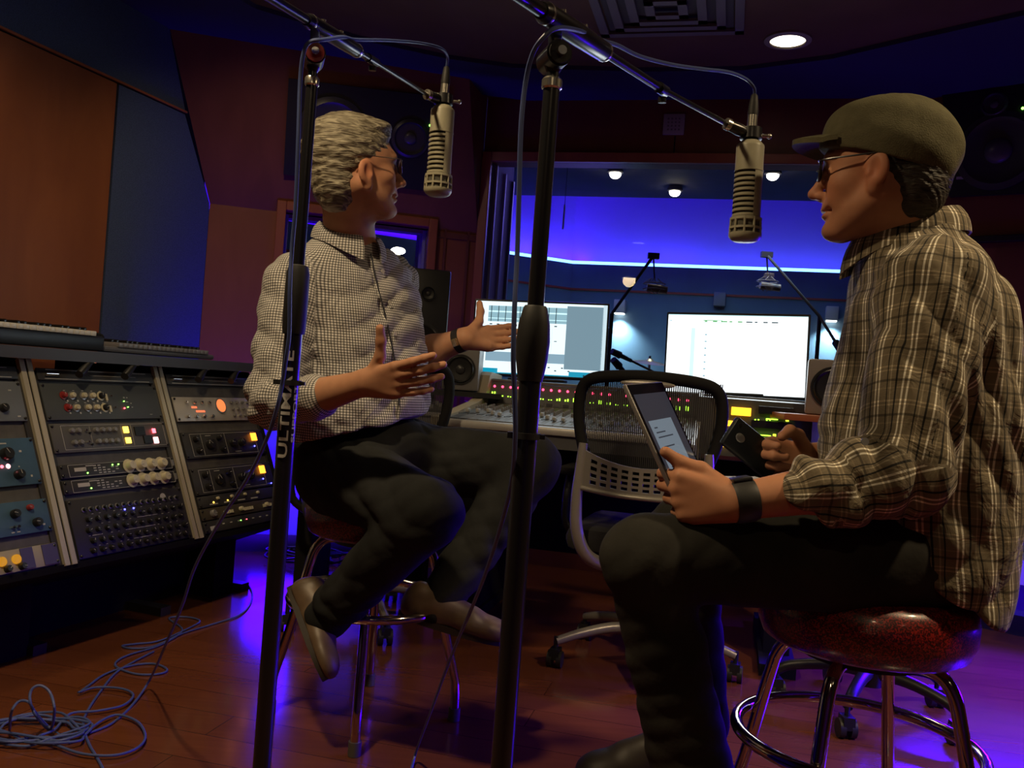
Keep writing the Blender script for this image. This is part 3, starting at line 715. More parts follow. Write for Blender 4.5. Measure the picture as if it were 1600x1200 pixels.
def unit(name, label, u0, u1, v0, v1, m, border=None, screws=True, group=None, th=.006):
    t = thing(name, label, 'rack unit', rk((u0 + u1) / 2, v0), group=group)
    b = MB(); b.box(rk((u0 + u1) / 2, (v0 + v1) / 2, -.002), (u1 - u0, v1 - v0, th), axes=raxes(), bev=.0015); b.build('faceplate', m, t, world=True)
    b = MB(); b.box(rk((u0 + u1) / 2, (v0 + v1) / 2, -.105), (u1 - u0 - .05, v1 - v0 - .004, .19), axes=raxes()); b.build('chassis', RBLK, t, world=True, smooth=False)
    if border:
        b = MB(); x0, x1, y0, y1 = border
        for a, c, w, h in ((x0, (y0 + y1) / 2, .0012, y1 - y0), (x1, (y0 + y1) / 2, .0012, y1 - y0), ((x0 + x1) / 2, y0, x1 - x0, .0012), ((x0 + x1) / 2, y1, x1 - x0, .0012)): b.box(rk(a, c, .0015), (w, h, .0006), axes=raxes())
        b.build('border_line', PRINT, t, world=True, smooth=False)
    if screws:
        for u in (u0 + .008, u1 - .008):
            for v in (v0 + .008, v1 - .008): b = MB(); b.lathe([(.0045, .001), (.0045, .004), (.003, .0055)], o=rk(u, v), axis=rW, seg=10); b.build('screw', KNB, t, world=True)
    return t
def knob(t, u, v, r=.008, h=.014, m=KNB, pointer=None, skirt=None, name='knob', lab=None):
    b = MB()
    if skirt is not None: b.lathe([(r * 1.45, .0015), (r * 1.45, .003), (r, .0045)], o=rk(u, v), axis=rW, seg=14, mi=1)
    b.lathe([(r, .0015), (r * .95, h * .8), (r * .8, h)], o=rk(u, v), axis=rW, seg=14)
    a = random.uniform(-2, 2); d = LU * math.sin(a) + rV * math.cos(a)
    b.box(rk(u, v, h) + d * r * .5, (.0016, .0012, .0012), mi=2, axes=raxes()) if r < .006 else b.tube([rk(u, v, h + .0003), rk(u, v, h + .0003) + d * r * .85], .0009, 4, mi=2)
    o = b.build(name, [m, skirt or m, PRINT], t, world=True)
    if lab: o['label'] = lab
    return o
def lamp(t, u, v, w, h, c, name='indicator', rnd=False, out=.003):
    b = MB()
    if rnd: b.ell(rk(u, v, .002), (w / 2, w / 2, .003), 10, 6, axes=raxes())
    else: b.box(rk(u, v, out), (w, h, .004), axes=raxes(), bev=.001)
    o = b.build(name, LEDS[c], t, world=True); return o
def marks(t, spots_, name='print', m=PRINT):
    b = MB()
    for (u, v, w, h) in spots_: b.box(rk(u, v, .0016), (w, h, .0006), axes=raxes())
    return b.build(name, m, t, world=True, smooth=False)

random.seed(11)
# ---- vents / patch rows with drop-down latch handles along the top of bays 2 and 3 (and 1)
for bi, u in enumerate((-PITCH, 0, PITCH)):
    t = unit('patch_bay', ['dark patch row at the top of the leftmost rack bay', 'dark patch row with two black levers at the top of the middle rack bay', 'dark patch row with two black levers at the top of the right rack bay'][bi], u + .035, u + PITCH - .035, .566, .605, RBLK, screws=False)
    marks(t, [(u + PITCH / 2, .600, .42, .002), (u + PITCH / 2, .571, .44, .002), (u + PITCH / 2 + .06, .586, .2, .0012)])
    b = MB(); b.cyl(rk(u + .06, .585, .006), rk(u + .105, .585, .006), .007, 10); b.build('chrome_barrel', CHR, t, world=True)
    for j, s in enumerate((.17, .36)):
        a = rk(u + s + .055, .625, .035); e = rk(u + s - .02, .572, .045)
        l = thing('desk_lever', ['dark lever under the desk edge', ''][0] + ' ' + [['at the near side of the leftmost bay', 'at the far side of the leftmost bay'], ['left of the two over the middle rack bay', 'right of the two over the middle rack bay'], ['left of the two over the right rack bay', 'right of the two over the right rack bay']][bi][j], 'lever', a, group='black levers under the rack desk edge')
        b = MB(); b.tube([a, a * .3 + e * .7, e], [.009, .014, .013], 12); b.build('handle', BLACK, l, world=True)
        b = MB(); b.cyl(a + LU * -.012, a + LU * .014, .009, 10); b.build('hinge', CHR, l, world=True)
# ---- middle bay
t = unit('preamplifier', 'grey twin preamplifier with red and cream knobs, top of the middle bay', .035, .523, .437, .556, mat('rack_slate', (.075, .085, .09), .5))
for row, v in enumerate((.516, .476)):
    for i, u in enumerate((.112, .145, .19, .225, .262)):
        m_ = [KNR, KNW, KNW, KNW, KNB][i]; knob(t, u + row * .006, v, .0095 if i != 4 else .011, .014, m_, skirt=[KNR, KNG, KNG, KNG, KNW][i], name='knob')
    marks(t, [(.125 + i * .04, v - .017, .006, .006) for i in range(5)] + [(.12 + i * .036, v + .017, .008, .002) for i in range(5)])
    b = MB(); b.box(rk(.284 + row * .006, v - .004, .003), (.008, .022, .004), axes=raxes()); b.build('slider', KNW, t, world=True)
    b = MB(); b.cyl(rk(.302 + row * .006, v), rk(.302 + row * .006, v, .009), .003, 8); b.build('toggle', CHR, t, world=True)
lamp(t, .358, .499, .004, .004, 'g', rnd=True); lamp(t, .352, .474, .005, .004, 'r'); lamp(t, .369, .478, .004, .003, 'g')
marks(t, [(.362, .512, .007, .005), (.375, .512, .006, .003), (.372, .497, .01, .003), (.388, .492, .006, .003), (.39, .478, .006, .003), (.47, .452, .012, .002)])
t = unit('equaliser', 'grey rack equaliser with yellow and red lit buttons in the middle bay', .035, .523, .332, .425, mat('rack_mid_grey', (.10, .10, .10), .5), border=(.075, .512, .341, .418))
for v in (.400, .362):
    for u in (.11, .135): knob(t, u, v, .0085, .013, KNG)
    for i in range(4): knob(t, .205 + i * .026, v, .0085, .013, KNG)
    b = MB(); b.cyl(rk(.165, v), rk(.165, v, .01), .0035, 8); b.build('toggle', CHR, t, world=True)
    b = MB(); b.cyl(rk(.18, v - .008), rk(.18, v - .008, .008), .003, 8); b.build('toggle', KNB, t, world=True)
lamp(t, .335, .399, .022, .022, 'y', 'lit_button'); lamp(t, .335, .362, .022, .020, 'y', 'lit_button'); lamp(t, .462, .392, .014, .016, 'r', 'lit_button'); lamp(t, .462, .358, .020, .022, 'w', 'lit_button')
b = MB(); b.box(rk(.395, .393, .003), (.045, .03, .005), axes=raxes()); b.box(rk(.425, .362, .003), (.04, .028, .005), axes=raxes()); b.build('dark_key', KNB, t, world=True, smooth=False)
marks(t, [(.185, .38, .001, .07), (.315, .38, .001, .07), (.36, .38, .001, .07)])
for k, (va, vb) in enumerate(((.252, .295), (.203, .246))):
    t = unit('compressor', ['upper of the two slim black rack compressors with four cream knobs', 'lower of the two slim black rack compressors with four cream knobs'][k], .035, .523, va, vb, RBLK, border=(.068, .509, va + .003, vb - .003))
    vm = (va + vb) / 2
    for i in range(4): knob(t, .31 + i * .049, vm + .001, .0165, .022, KNW, skirt=KNW)
    b = MB(); b.box(rk(.112, vm + .003, .0018), (.045, .012, .001), axes=raxes()); b.build('badge', mat('badge', (.55, .53, .48), .5), t, world=True)
    marks(t, [(.17 + (i % 6) * .018, vm - .012 + (i // 6) * .008, .011, .0035) for i in range(20) if (i * 7) % 5] + [(.15, vm + .013, .03, .003)])
    lamp(t, .137, vm - .010, .005, .005, 'g', rnd=True)
    if k == 0: lamp(t, .243, vm + .010, .005, .005, 'g', rnd=True); lamp(t, .268, vm + .010, .005, .005, 'g', rnd=True)
    b = MB(); b.box(rk(.514, vm, .003), (.008, .022, .004), axes=raxes()); b.build('side_tab', KNG, t, world=True)
t = unit('channel_strip_unit', 'tall dark rack unit crowded with small knobs and two blue lights', .035, .523, .005, .185, RBLK)
for r_, v in enumerate((.150, .118, .085, .052, .022)):
    n_ = 16 if r_ == 0 else 12
    for i in range(n_):
        u = .088 + i * (.40 / (n_ - 1)); knob(t, u + (r_ % 2) * .008, v, .0055 if r_ == 0 else .0085, .013, KNB, skirt=None if r_ else KNG)
marks(t, [(.09 + (i % 14) * .029, .135 - (i // 14) * .033, .007, .0015) for i in range(56) if (i * 5) % 3] + [(.34, .103, .09, .0015), (.12, .069, .04, .0018), (.30, .069, .13, .0016), (.30, .037, .08, .0015)])
lamp(t, .250, .134, .006, .006, 'b', rnd=True); lamp(t, .288, .134, .006, .006, 'b', rnd=True)
b = MB(); b.lathe([(.013, .001), (.013, .002)], o=rk(.43, .158), axis=rW, seg=16); b.build('round_emblem', PRINT, t, world=True)
# ---- leftmost bay (units blue and pale)
t = unit('preamplifier', 'pale grey faceplate rack unit at the top of the leftmost bay', -PITCH + .035, -.035, .436, .558, RGRY)
for u, v in ((-.11, .475), (-.22, .475), (-.33, .475), (-.44, .475), (-.22, .52), (-.33, .52)): knob(t, u, v, .013, .016, KNB)
marks(t, [(-.075, .53, .01, .004), (-.062, .45, .01, .004), (-.18, .53, .02, .003)])
t = unit('preamplifier', 'blue faceplate rack unit with a red glowing light at the left edge', -PITCH + .035, -.035, .245, .385, RBLU)
for u, v, r_ in ((-.135, .338, .019), (-.11, .276, .014), (-.25, .338, .019), (-.25, .276, .014), (-.38, .338, .019), (-.38, .276, .014)): knob(t, u, v, r_, .02, KNB)
lamp(t, -.135, .303, .014, .012, 'w', rnd=True); lamp(t, -.155, .303, .010, .008, 'r', rnd=True)
marks(t, [(-.14, .37, .03, .004), (-.085, .345, .008, .006), (-.065, .27, .006, .006), (-.1, .30, .004, .004)])
t = unit('preamplifier', 'blue faceplate rack unit with dark knobs below the red-lit one', -PITCH + .035, -.035, .105, .200, RBLU)
for u, v, r_ in ((-.15, .165, .013), (-.085, .133, .013), (-.25, .15, .015), (-.36, .15, .015), (-.45, .15, .012)): knob(t, u, v, r_, .018, KNB)
knob(t, -.098, .178, .009, .014, KNR)
b = MB()
for u in (-.165, -.148): b.cyl(rk(u, .128), rk(u, .128, .01), .0045, 8)
b.build('toggle', CHR, t, world=True); marks(t, [(-.165, .114, .01, .003), (-.147, .114, .01, .003), (-.06, .125, .007, .005)])
t = unit('level_meter_unit', 'cream rack unit with round yellow knobs at the bottom of the leftmost bay', -PITCH + .035, -.035, .006, .068, mat('cream_panel', (.42, .38, .27), .5))
for u in (-.22, -.175, -.29, -.36, -.43):
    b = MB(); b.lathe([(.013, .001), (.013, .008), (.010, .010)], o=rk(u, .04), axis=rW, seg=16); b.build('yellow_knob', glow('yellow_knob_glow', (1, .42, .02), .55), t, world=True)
    knob(t, u + .012, .018, .010, .016, KNB)
b = MB(); b.box(rk(-.138, .038, .002), (.04, .058, .003), axes=raxes()); b.box(rk(-.062, .038, .002), (.05, .058, .003), axes=raxes()); b.build('purple_block', mat('purple_panel', (.08, .07, .17), .5), t, world=True, smooth=False)
marks(t, [(-.06, .045, .012, .012), (-.07, .02, .01, .006)])
# ---- right bay
b0 = PITCH
t = unit('silver_compressor', 'silver rack unit with a round orange meter at the top of the right bay', b0 + .04, b0 + .513, .424, .518, SILV)
b = MB(); b.lathe([(.031, .001), (.031, .004), (.027, .0045)], o=rk(.853, .484), axis=rW, seg=24); b.build('meter_ring', KNG, t, world=True)
b = MB(); b.lathe([(0, .005), (.026, .005)], o=rk(.853, .484), axis=rW, seg=24, caps=False); b.build('meter_face', glow('orange_meter', (1, .22, .06), 1.3), t, world=True)
for i in range(4): knob(t, .66 + i * .042, .495, .006, .012, CHR); knob(t, .65 + i * .045, .441, .007, .012, CHR)
for i in range(4):
    for v in (.497, .47, .443): knob(t, .92 + i * .034, v, .006, .011, KNG)
marks(t, [(.70, .478, .03, .008), (.73, .462, .05, .008)], 'lit_legend', glow('orange_legend', (1, .2, .08), 1.2))
for k, (va, vb) in enumerate(((.282, .382), (.145, .245))):
    t = unit('stereo_equaliser', ['black rack unit with a square orange lamp, upper of two alike', 'black rack unit with a square orange lamp, lower of two alike'][k], b0 + .04, b0 + .513, va, vb, RBLK, border=(b0 + .08, b0 + .46, va + .008, vb - .008))
    vm = (va + vb) / 2
    for u, dv, r_ in ((.66, .022, .012), (.665, -.022, .012), (.735, 0, .022), (.79, .022, .010), (.80, -.022, .010), (.865, .0, .016), (.92, .0, .016)): knob(t, u, vm + dv, r_, .018, KNB)
    lamp(t, 1.005, vm + .020, .034, .032, 'o', 'square_lamp', out=.005); lamp(t, 1.0, vm - .018, .006, .005, 'b', rnd=True)
    if k: lamp(t, .93, vm + .02, .005, .005, 'b', rnd=True); lamp(t, .765, vm + .01, .004, .004, 'b', rnd=True); lamp(t, 1.045, vm - .04, .005, .005, 'b', rnd=True)
    marks(t, [(.695, vm, .001, .08), (.83, vm, .001, .08), (.735, vm + .034, .03, .002), (.89, vm - .034, .04, .002)])
t = unit('converter', 'dark rack unit with two small amber lights in the right bay', b0 + .04, b0 + .513, .098, .140, RBLK)
lamp(t, .675, .113, .007, .006, 'y', rnd=True); lamp(t, .755, .113, .006, .006, 'y', rnd=True)
[marks(t, [(.675 + i * .08, .107, .045, .004)]) for i in range(4)]; 
for i in range(4): knob(t, .70 + i * .08, .126, .006, .01, KNW)
t = unit('tape_machine_unit', 'dark rack unit with a row of cream keys low in the right bay', b0 + .04, b0 + .513, .052, .094, mat('rack_brown', (.06, .05, .035), .5))
for i in range(3): knob(t, .655 + i * .16, .073, .014 if i == 0 else .009, .014, KNG if i == 0 else KNW)
for g_ in range(3):
    for i in range(4): b = MB(); b.box(rk(.72 + g_ * .12 + i * .014, .07, .004), (.009, .012, .006), axes=raxes()); b.build('cream_key', KNW, t, world=True, smooth=False)
t = unit('patch_unit', 'lowest dark rack unit of the right bay with tiny red and green lights', b0 + .04, b0 + .513, .006, .048, RBLK)
marks(t, [(.64, .02, .03, .016)]); [marks(t, [(.70 + i * .022, .03, .012, .004)]) for i in range(0, 14, 2)]; lamp(t, .80, .03, .004, .004, 'g', rnd=True); lamp(t, .835, .03, .004, .004, 'r', rnd=True)

# ---- keyboards lying on the desk top
zk = zt0 + .040
WK = mat('white_key', (.78, .76, .70), .3); BK = mat('black_key', (.012, .012, .012), .25)
def keyboard(label, uA, uB, back, h, mcase, z0, kd=.14, wk=None):
    o = z(rk(uA, RH), z0) - LN * back
    t = thing('keyboard', label, 'keyboard', o)
    L = uB - uA; dd = kd + .16
    A = frame(z(rk(0, RH), z0) - LN * back, LU, -LN, UP)
    b = MB(A); b.box(((uA + uB) / 2, dd / 2, h / 2), (L, dd, h), bev=.008); b.build('case', mcase, t, world=True)
    n = int((L - .1) / .0235); b1 = 0
    us = uB - .04 - n * .0235
    for grp in range(0, n, 7):
        m_ = min(7, n - grp); b = MB(A)
        for i in range(m_): b.box((us + (grp + i + .5) * .0235, -.002 + kd / 2, h + .007), (.0222, kd, .016), bev=.002)
        b.build('white_keys', wk or WK, t, world=True)
        b = MB(A)
        for i in range(m_):
            if (grp + i) % 7 in (0, 1, 3, 4, 5): b.box((us + (grp + i + 1) * .0235, kd * .66, h + .019), (.013, kd * .62, .014), bev=.002)
        if b.v: b.build('black_keys', BK, t, world=True)
    b = MB(A); b.box(((uA + uB) / 2, kd + .085, h + .006), (L - .02, .12, .02), bev=.004)
    for i in range(10): b.lathe([(.006, .016), (.006, .026)], o=(uA + .15 + i * (L - .3) / 9, kd + .08, h), seg=10)
    b.build('control_panel', mcase, t, world=True); return t
keyboard('long keyboard with ivory white keys lying on the near end of the rack desk', -1.05, .33, .02, .05, BLACK, zk)
keyboard('slim controller keyboard with dark grey keys on the far end of the rack desk', .345, .62 + .30, .04, .02, mat('ctl_grey', (.12, .12, .14), .4), zk, wk=mat('dusky_key', (.25, .24, .26), .3))
A = z(rk(.30, RH), zk + .060) - LN * .335; Bp = z(rk(.62, RH), zk + .045) - LN * .335
b = MB(); b.tube([A, A * .5 + Bp * .5, Bp], [.022, .028, .024], 12); b.box((A + Bp) / 2 + UP * .0, (.3, .05, .03), axes=(LU, -LN, UP), bev=.01)
tag(b.build('headphone_case', BLACKM, None), 'long dark soft bundle lying behind the keys of the ivory keyboard', 'case')
# ================================================================== MONITORS, CONSOLE, SPEAKERS
CX = FD; CY = -FN
def fr(o): return frame(o, CX, CY, UP)
PLAST = mat('console_silver', (.42, .41, .40), .4, metal=.2); CBEIGE = mat('console_cheek', (.38, .33, .24), .45)
CGREY = mat('console_panel', (.07, .07, .075), .5); CLIGHT = mat('console_light_panel', (.15, .15, .155), .55)
c0 = P(757, 606, 3.85); CO = z(c0, 0)
con = thing('mixing_console', 'large mixing console with red and green channel lights under the studio window', 'mixing console', CO, math.atan2(CX[1], CX[0]))
CF = fr(CO); CW = 1.36
def cb(): return MB(CF)
def cadd(b, n, m, par=con, **k): return b.build(n, m, par, world=True, **k)
NCH = 24; CP = .0358
x0 = .03
prof = [(-.62, .70), (-.62, .755), (-.58, .775), (-.10, .815), (-.03, .835), (.0, .925), (.16, .925), (.16, .70)]
xe = x0 + NCH * CP
xa = CW - .44
b = cb(); b.prism([(x0, y, zz_) for (y, zz_) in prof], (xa - x0, 0, 0)); cadd(b, 'chassis', CGREY, smooth=False)
b = cb(); b.box(((x0 + xa) / 2, -.605, .762), (xa - x0, .06, .03), bev=.01); cadd(b, 'armrest', PLAST)
b = cb(); b.box(((x0 + CW) / 2, .08, .932), (CW - x0, .17, .012), bev=.004); cadd(b, 'bridge_top', CLIGHT)
for s, xx in ((0, -.015), (1, xa - .005)):
    b = cb(); pr = [(-.64, .66), (-.64, .78), (-.45, .80), (-.18, .835), (-.08, .86), (-.03, .95), (.0, .965), (.17, .955), (.17, .66)]
    b.prism([(xx, y, q if s == 0 else q - .022) for (y, q) in pr], (.045 if s == 0 else .02, 0, 0)); cadd(b, 'cheek', CBEIGE if s == 0 else PLAST, smooth=False)
b = cb()
for xx in (.1, CW - .1):
    b.box((xx, -.2, .35), (.09, .5, .70)); b.box((xx, -.22, .02), (.12, .75, .04))
b.box((CW / 2, .0, .45), (CW - .2, .03, .45)); cadd(b, 'stand_frame', BLACKM, smooth=False)
bf = lambda y: .0 + (y) ; 
def bz(t): # point up the bridge face: t 0 bottom .. 1 top
    return (-.03 + .03 * t - .002, .835 + .09 * t)
FDIR = nrm([0, .03, .09]); FNn = nrm([0, -.09, .03])
FADR = mat('fader_cap', (.34, .34, .34), .45); KC = mat('console_knob', (.18, .18, .19), .4)
rg = random.Random(5)
for i in range(NCH):
    xc = x0 + (i + .5) * CP
    b = cb(); 
    b.prism([(xc - CP * .47, -.57, .7775), (xc - CP * .47, -.105, .8165), (xc + CP * .47, -.105, .8165), (xc + CP * .47, -.57, .7775)], (0, 0, .003), mi=0)
    b.box((xc, -.40, .7955), (.003, .20, .003), mi=1); ch = b.build('channel_strip', [CLIGHT if i % 8 else CGREY, BLACK], con, world=True, smooth=False)
    yy = rg.uniform(-.47, -.33); zf = .7775 + (yy + .57) / .465 * .039
    b = cb(); b.box((xc, yy, zf + .012), (.013, .028, .016), bev=.003); cadd(b, 'fader_cap', FADR, ch)
    b = cb()
    for k in range(5):
        yk = -.26 + k * .032; zk_ = .7775 + (yk + .57) / .465 * .039; b.lathe([(.006, .002), (.006, .016), (.004, .018)], o=(xc, yk, zk_), seg=8)
    cadd(b, 'knob_row', KC, ch)
    y_, z_ = bz(.78)
    if not 15 <= i <= 15:
        b = cb(); b.ell((xc, y_ - .001, z_), (.0055, .004, .0055), 8, 6); cadd(b, 'red_light', glow('console_red', (1, .05, .13), 4.5), ch)
    hgt = rg.choice([.004, .010, .018, .020, .006]); b = cb(); y_, z_ = bz(.42)
    for s in (-.0055, .0055): hh = hgt * rg.uniform(.7, 1.1); b.box((xc + s, y_ - .001, z_ - .01 + hh / 2), (.005, .003, hh))
    cadd(b, 'level_meter', glow('meter_green', (.45, 1, .05), 3.0), ch, smooth=False)
    b = cb(); y_, z_ = bz(.08)
    b.box((xc, y_, z_), (CP * .7, .003, .012)); cadd(b, 'scribble_strip', CGREY if i % 2 else KC, ch, smooth=False)
# red lit row in the middle of the desk
b = cb()
for i in range(2): b.box((.75 + i * .12, -.13, .82), (.01, .006, .01))
cadd(b, 'cue_light', glow('console_red', (1, .05, .13), 4.5), smooth=False)
# right-hand section: upright panel with displays
b = cb(); b.prism([(CW - .008, -.155, .69), (CW - .008, -.135, .935), (CW - .008, .02, .94), (CW - .008, .02, .69)], (.03, 0, 0)); cadd(b, 'end_plate', PLAST, smooth=False)
b = cb(); b.prism([(xa, -.14, .70), (xa, -.12, .925), (xa, .0, .93), (xa, .0, .70)], (.43, 0, 0)); sec = cadd(b, 'meter_section', CGREY, smooth=False)
def mbx(pt, w, h, m, name='display', par=None):
    p = (pt[0], pt[1]); q = hit(p[0], p[1], CO + CY * -.137, FN); l = CF.inverted() @ Vector(q)
    b = cb(); b.box((l.x, -.143, l.z), (w, .012, h), bev=.002); return cadd(b, name, m, sec, smooth=False)
ORG = glow('display_orange', (1, .42, .02), 2.6)
mbx((1128, 640), .016, .034, ORG); mbx((1158, 643), .075, .032, ORG); mbx((1136, 661), .05, .022, ORG)
mbx((1212, 642), .13, .03, BLACK, 'dark_meter'); mbx((1205, 664), .15, .03, BLACK, 'dark_meter')
mbx((1206, 655), .045, .004, glow('meter_green', (.45, 1, .05), 3.0), 'segment_meter'); mbx((1230, 656), .012, .013, glow('meter_lime', (.7, 1, .05), 2), 'segment_meter')
for k in range(4): mbx((1180 + k * 5 + (k > 1) * 8, 656), .006, .006, glow('meter_green', (.45, 1, .05), 3.0), 'segment_meter')
mbx((1192, 680), .06, .004, glow('meter_green', (.45, 1, .05), 3.0), 'segment_meter'); mbx((1210, 680), .012, .01, glow('meter_lime', (.7, 1, .05), 2), 'segment_meter')
mbx((1132, 692), .06, .03, glow('module_cream', (1, .6, .3), .35), 'lit_module')
for k in range(3): mbx((1124 + k * 8, 697), .012, .006, glow('lamp_yellow', (1, .55, .06), 4.5), 'key_light')
b = cb(); b.box((CW + .055, -.1, .93), (.012, .012, .012)); b.box((CW + .075, -.18, .80), (.006, .006, .12)); cadd(b, 'blue_light', glow('led_blue2', (.1, .12, 1), 12), smooth=False)

# left wing desk with gear
wd_o = z(P(742, 640, 3.55), 0)
t = thing('side_desk', 'grey angled side desk joined to the left end of the mixing console', 'desk', wd_o)
WD = nrm([-.93, -.36, 0]); WN = np.array([WD[1], -WD[0], 0]); WN = WN if WN[1] > 0 else -WN
b = MB(); b.prism([z(wd_o, .72) - FD * .02, z(wd_o + WD * .7, .72), z(wd_o + WD * .7 + WN * .55, .72), z(wd_o + WN * .45, .72)], UP * .05); b.build('desk_top', mat('desk_grey', (.2, .2, .22), .4), t, world=True, smooth=False)
b = MB(); b.prism([z(wd_o, .772) - WN * .004, z(wd_o + WD * .7, .772) - WN * .004, z(wd_o + WD * .7, .772) + WN * .035, z(wd_o, .772) + WN * .035], UP * .012); b.build('front_edge', PLAST, t, world=True, smooth=False)
b = MB(); b.prism([z(wd_o + WN * .1 + WD * .05, .772), z(wd_o + WD * .6 + WN * .1, .772), z(wd_o + WD * .6 + WN * .32, .80), z(wd_o + WN * .32 + WD * .05, .80)], UP * .02)
b.build('control_surface', CGREY, t, world=True, smooth=False)
b = MB()
for i in range(9):
    for j in range(4):
        p = z(wd_o + WD * (.09 + i * .055) + WN * (.13 + j * .05), .797 + j * .0062); b.lathe([(.007, 0), (.007, .016)], o=p, seg=8)
b.build('knob_bank', FADR, t, world=True)
b = MB(); b.box(z(wd_o + WD * .55 + WN * .3, .36), (.06, .4, .72)); b.box(z(wd_o + WD * .1 + WN * .3, .36), (.06, .3, .72)); b.build('leg_panel', BLACKM, t, world=True, smooth=False)
# speakers ---------------------------------------------------------------
def speaker(name, label, c, X, w, h, dpt, box_m, cones, group=None, extra=None):
    """c: centre of the front face; X to the right; cones: (x, z, r)"""
    X = nrm(X); N = np.array([X[1], -X[0], 0]); N = N if N[1] < 0 else -N; U = UP
    t = thing(name, label, 'speaker', c - U * h / 2, group=group)
    b = MB(); b.box(c - N * dpt / 2, (w, dpt, h), axes=(X, N, U), bev=.012); b.build('cabinet', box_m, t, world=True)
    for i, (x, zz_, r) in enumerate(cones):
        o = c + X * x + U * zz_
        b = MB(); b.lathe([(r * 1.12, -.001), (r * 1.12, .006), (r, .006), (r * .92, .012), (r * .8, .004), (r * .35, -r * .0 + .002)], o=o, axis=N, seg=36, caps=False); dr = b.build('woofer' if r > .04 else 'tweeter', BLACK, t, world=True)
        b = MB(); b.ell(o + N * .003, (r * .36, r * .36, r * .16), 20, 10, axes=(X, U, N)); b.build('dust_cap', mat('cone_grey', (.03, .03, .032), .35), dr, world=True)
    return t
GBOX = mat('pale_cabinet', (.22, .21, .21), .45)
ls = P(720, 570, 3.75)
speaker('nearfield_speaker', 'small pale nearfield speaker with a round woofer behind the left man\'s wrist', ls, (1, -.05, 0), .16, .22, .19, GBOX, [(.0, -.02, .058), (0, .075, .016)])
b = MB(); tt = thing('speaker_shelf', 'dark shelf carrying the small pale speaker by the left monitor', 'shelf', z(ls, 0))
b.box(z(ls, ls[2] - .110 - .013) + np.array([-.03, .1, 0]), (.42, .26, .022)); b.build('shelf_board', BLACK, tt, world=True, smooth=False)
b = MB(); b.box(z(ls, (ls[2] - .137) / 2) + np.array([-.15, .14, 0]), (.06, .1, ls[2] - .137)); b.build('post', BLACKM, tt, world=True, smooth=False)
rs = P(1301, 606, 3.30)
speaker('nearfield_speaker', 'white nearfield speaker with a dark woofer by the plaid shirt', rs, (.93, -.36, 0), .19, .21, .2, mat('white_cabinet', (.30, .26, .24), .45), [(.0, .0, .07)])
tt = thing('speaker_shelf', 'orange lit wooden shelf carrying the white speaker right of the console', 'shelf', z(rs, 0))
b = MB(); b.box(z(rs, rs[2] - .105 - .014) + np.array([.04, .1, 0]), (.45, .28, .026), bev=.003); b.build('shelf_board', WOOD_TRIM, tt, world=True)
b = MB(); b.box(z(rs, (rs[2] - .135) / 2) + np.array([.10, .14, 0]), (.06, .1, rs[2] - .135)); b.build('post', BLACKM, tt, world=True, smooth=False)
bs = P(652, 500, 3.9)
speaker('midfield_speaker', 'tall black loudspeaker on a stand between the left man and the window wall', bs, (.99, .12, 0), .27, .46, .3, mat('black_cabinet', (.016, .016, .018), .45), [(.02, -.10, .085), (.04, .12, .03)])
tt = thing('speaker_stand', 'black stand under the tall black loudspeaker', 'speaker stand', z(bs, 0))
zz = bs[2] - .231; b = MB(); b.box(z(bs, zz - .012) + np.array([.03, .15, 0]), (.26, .28, .02)); b.build('top_plate', BLACK, tt, world=True, smooth=False)
b = MB(); b.cyl(z(bs, .02) + np.array([.03, .15, 0]), z(bs, zz - .022) + np.array([.03, .15, 0]), .035); b.build('column', BLACK, tt, world=True)
b = MB(); b.box(z(bs, .011) + np.array([.03, .15, 0]), (.3, .3, .02), bev=.004); b.build('base_plate', BLACK, tt, world=True)
# main speakers flush in the soffits
def flush(label, corners, p0, n, cones, label_led=None, plate=None):
    pts = [hit(x, y, p0, n) + n * .004 for x, y in corners]; t = thing('soffit_speaker', label, 'speaker', pts[3])
    n = np.asarray(n); b = MB(); b.prism(pts, n * .022); b.build('baffle', mat('soffit_black', (.012, .012, .014), .55), t, world=True, smooth=False)
    X = nrm(pts[1] - pts[0]); Y = np.cross(n, X)
    for (x, y, r) in cones:
        o = hit(x, y, p0, n) + n * .027
        b = MB(); b.lathe([(r * 1.1, -.002), (r * 1.1, .007), (r, .010), (r * .93, .014), (r * .82, .004), (r * .35, .001)], o=o, axis=n, seg=40, caps=False)
        d_ = b.build('woofer', mat('surround', (.05, .05, .055), .35), t, world=True); b = MB(); b.ell(o + n * .003, (r * .36, r * .36, r * .16), 20, 10, axes=(X, Y, n)); b.build('dust_cap', mat('cone_grey2', (.10, .10, .11), .3), d_, world=True)
    if label_led: o = hit(*label_led, p0, n) + n * .028; b = MB(); b.ell(o, .006); b.build('power_light', LEDS['g'], t, world=True)
    if plate: o = hit(*plate, p0, n) + n * .028; b = MB(); b.box(o, (.055, .012, .003), axes=(X, Y, n)); b.build('name_badge', mat('badge_pale', (.5, .48, .5), .5), t, world=True)
    return t
flush('big black main speaker set in the veneer behind the head of the man in glasses', [(451, 122), (705, 153), (692, 300), (443, 271)], E1, SPN, [(520, 205, .15), (640, 215, .085)], (671, 195))
flush('big black main speaker set in the right wall beside the cap', [(1474, 140), (1680, 118), (1690, 300), (1485, 309)], C3, RN, [(1562, 238, .16), (1556, 166, .05)], (1600, 172), (1507, 280))

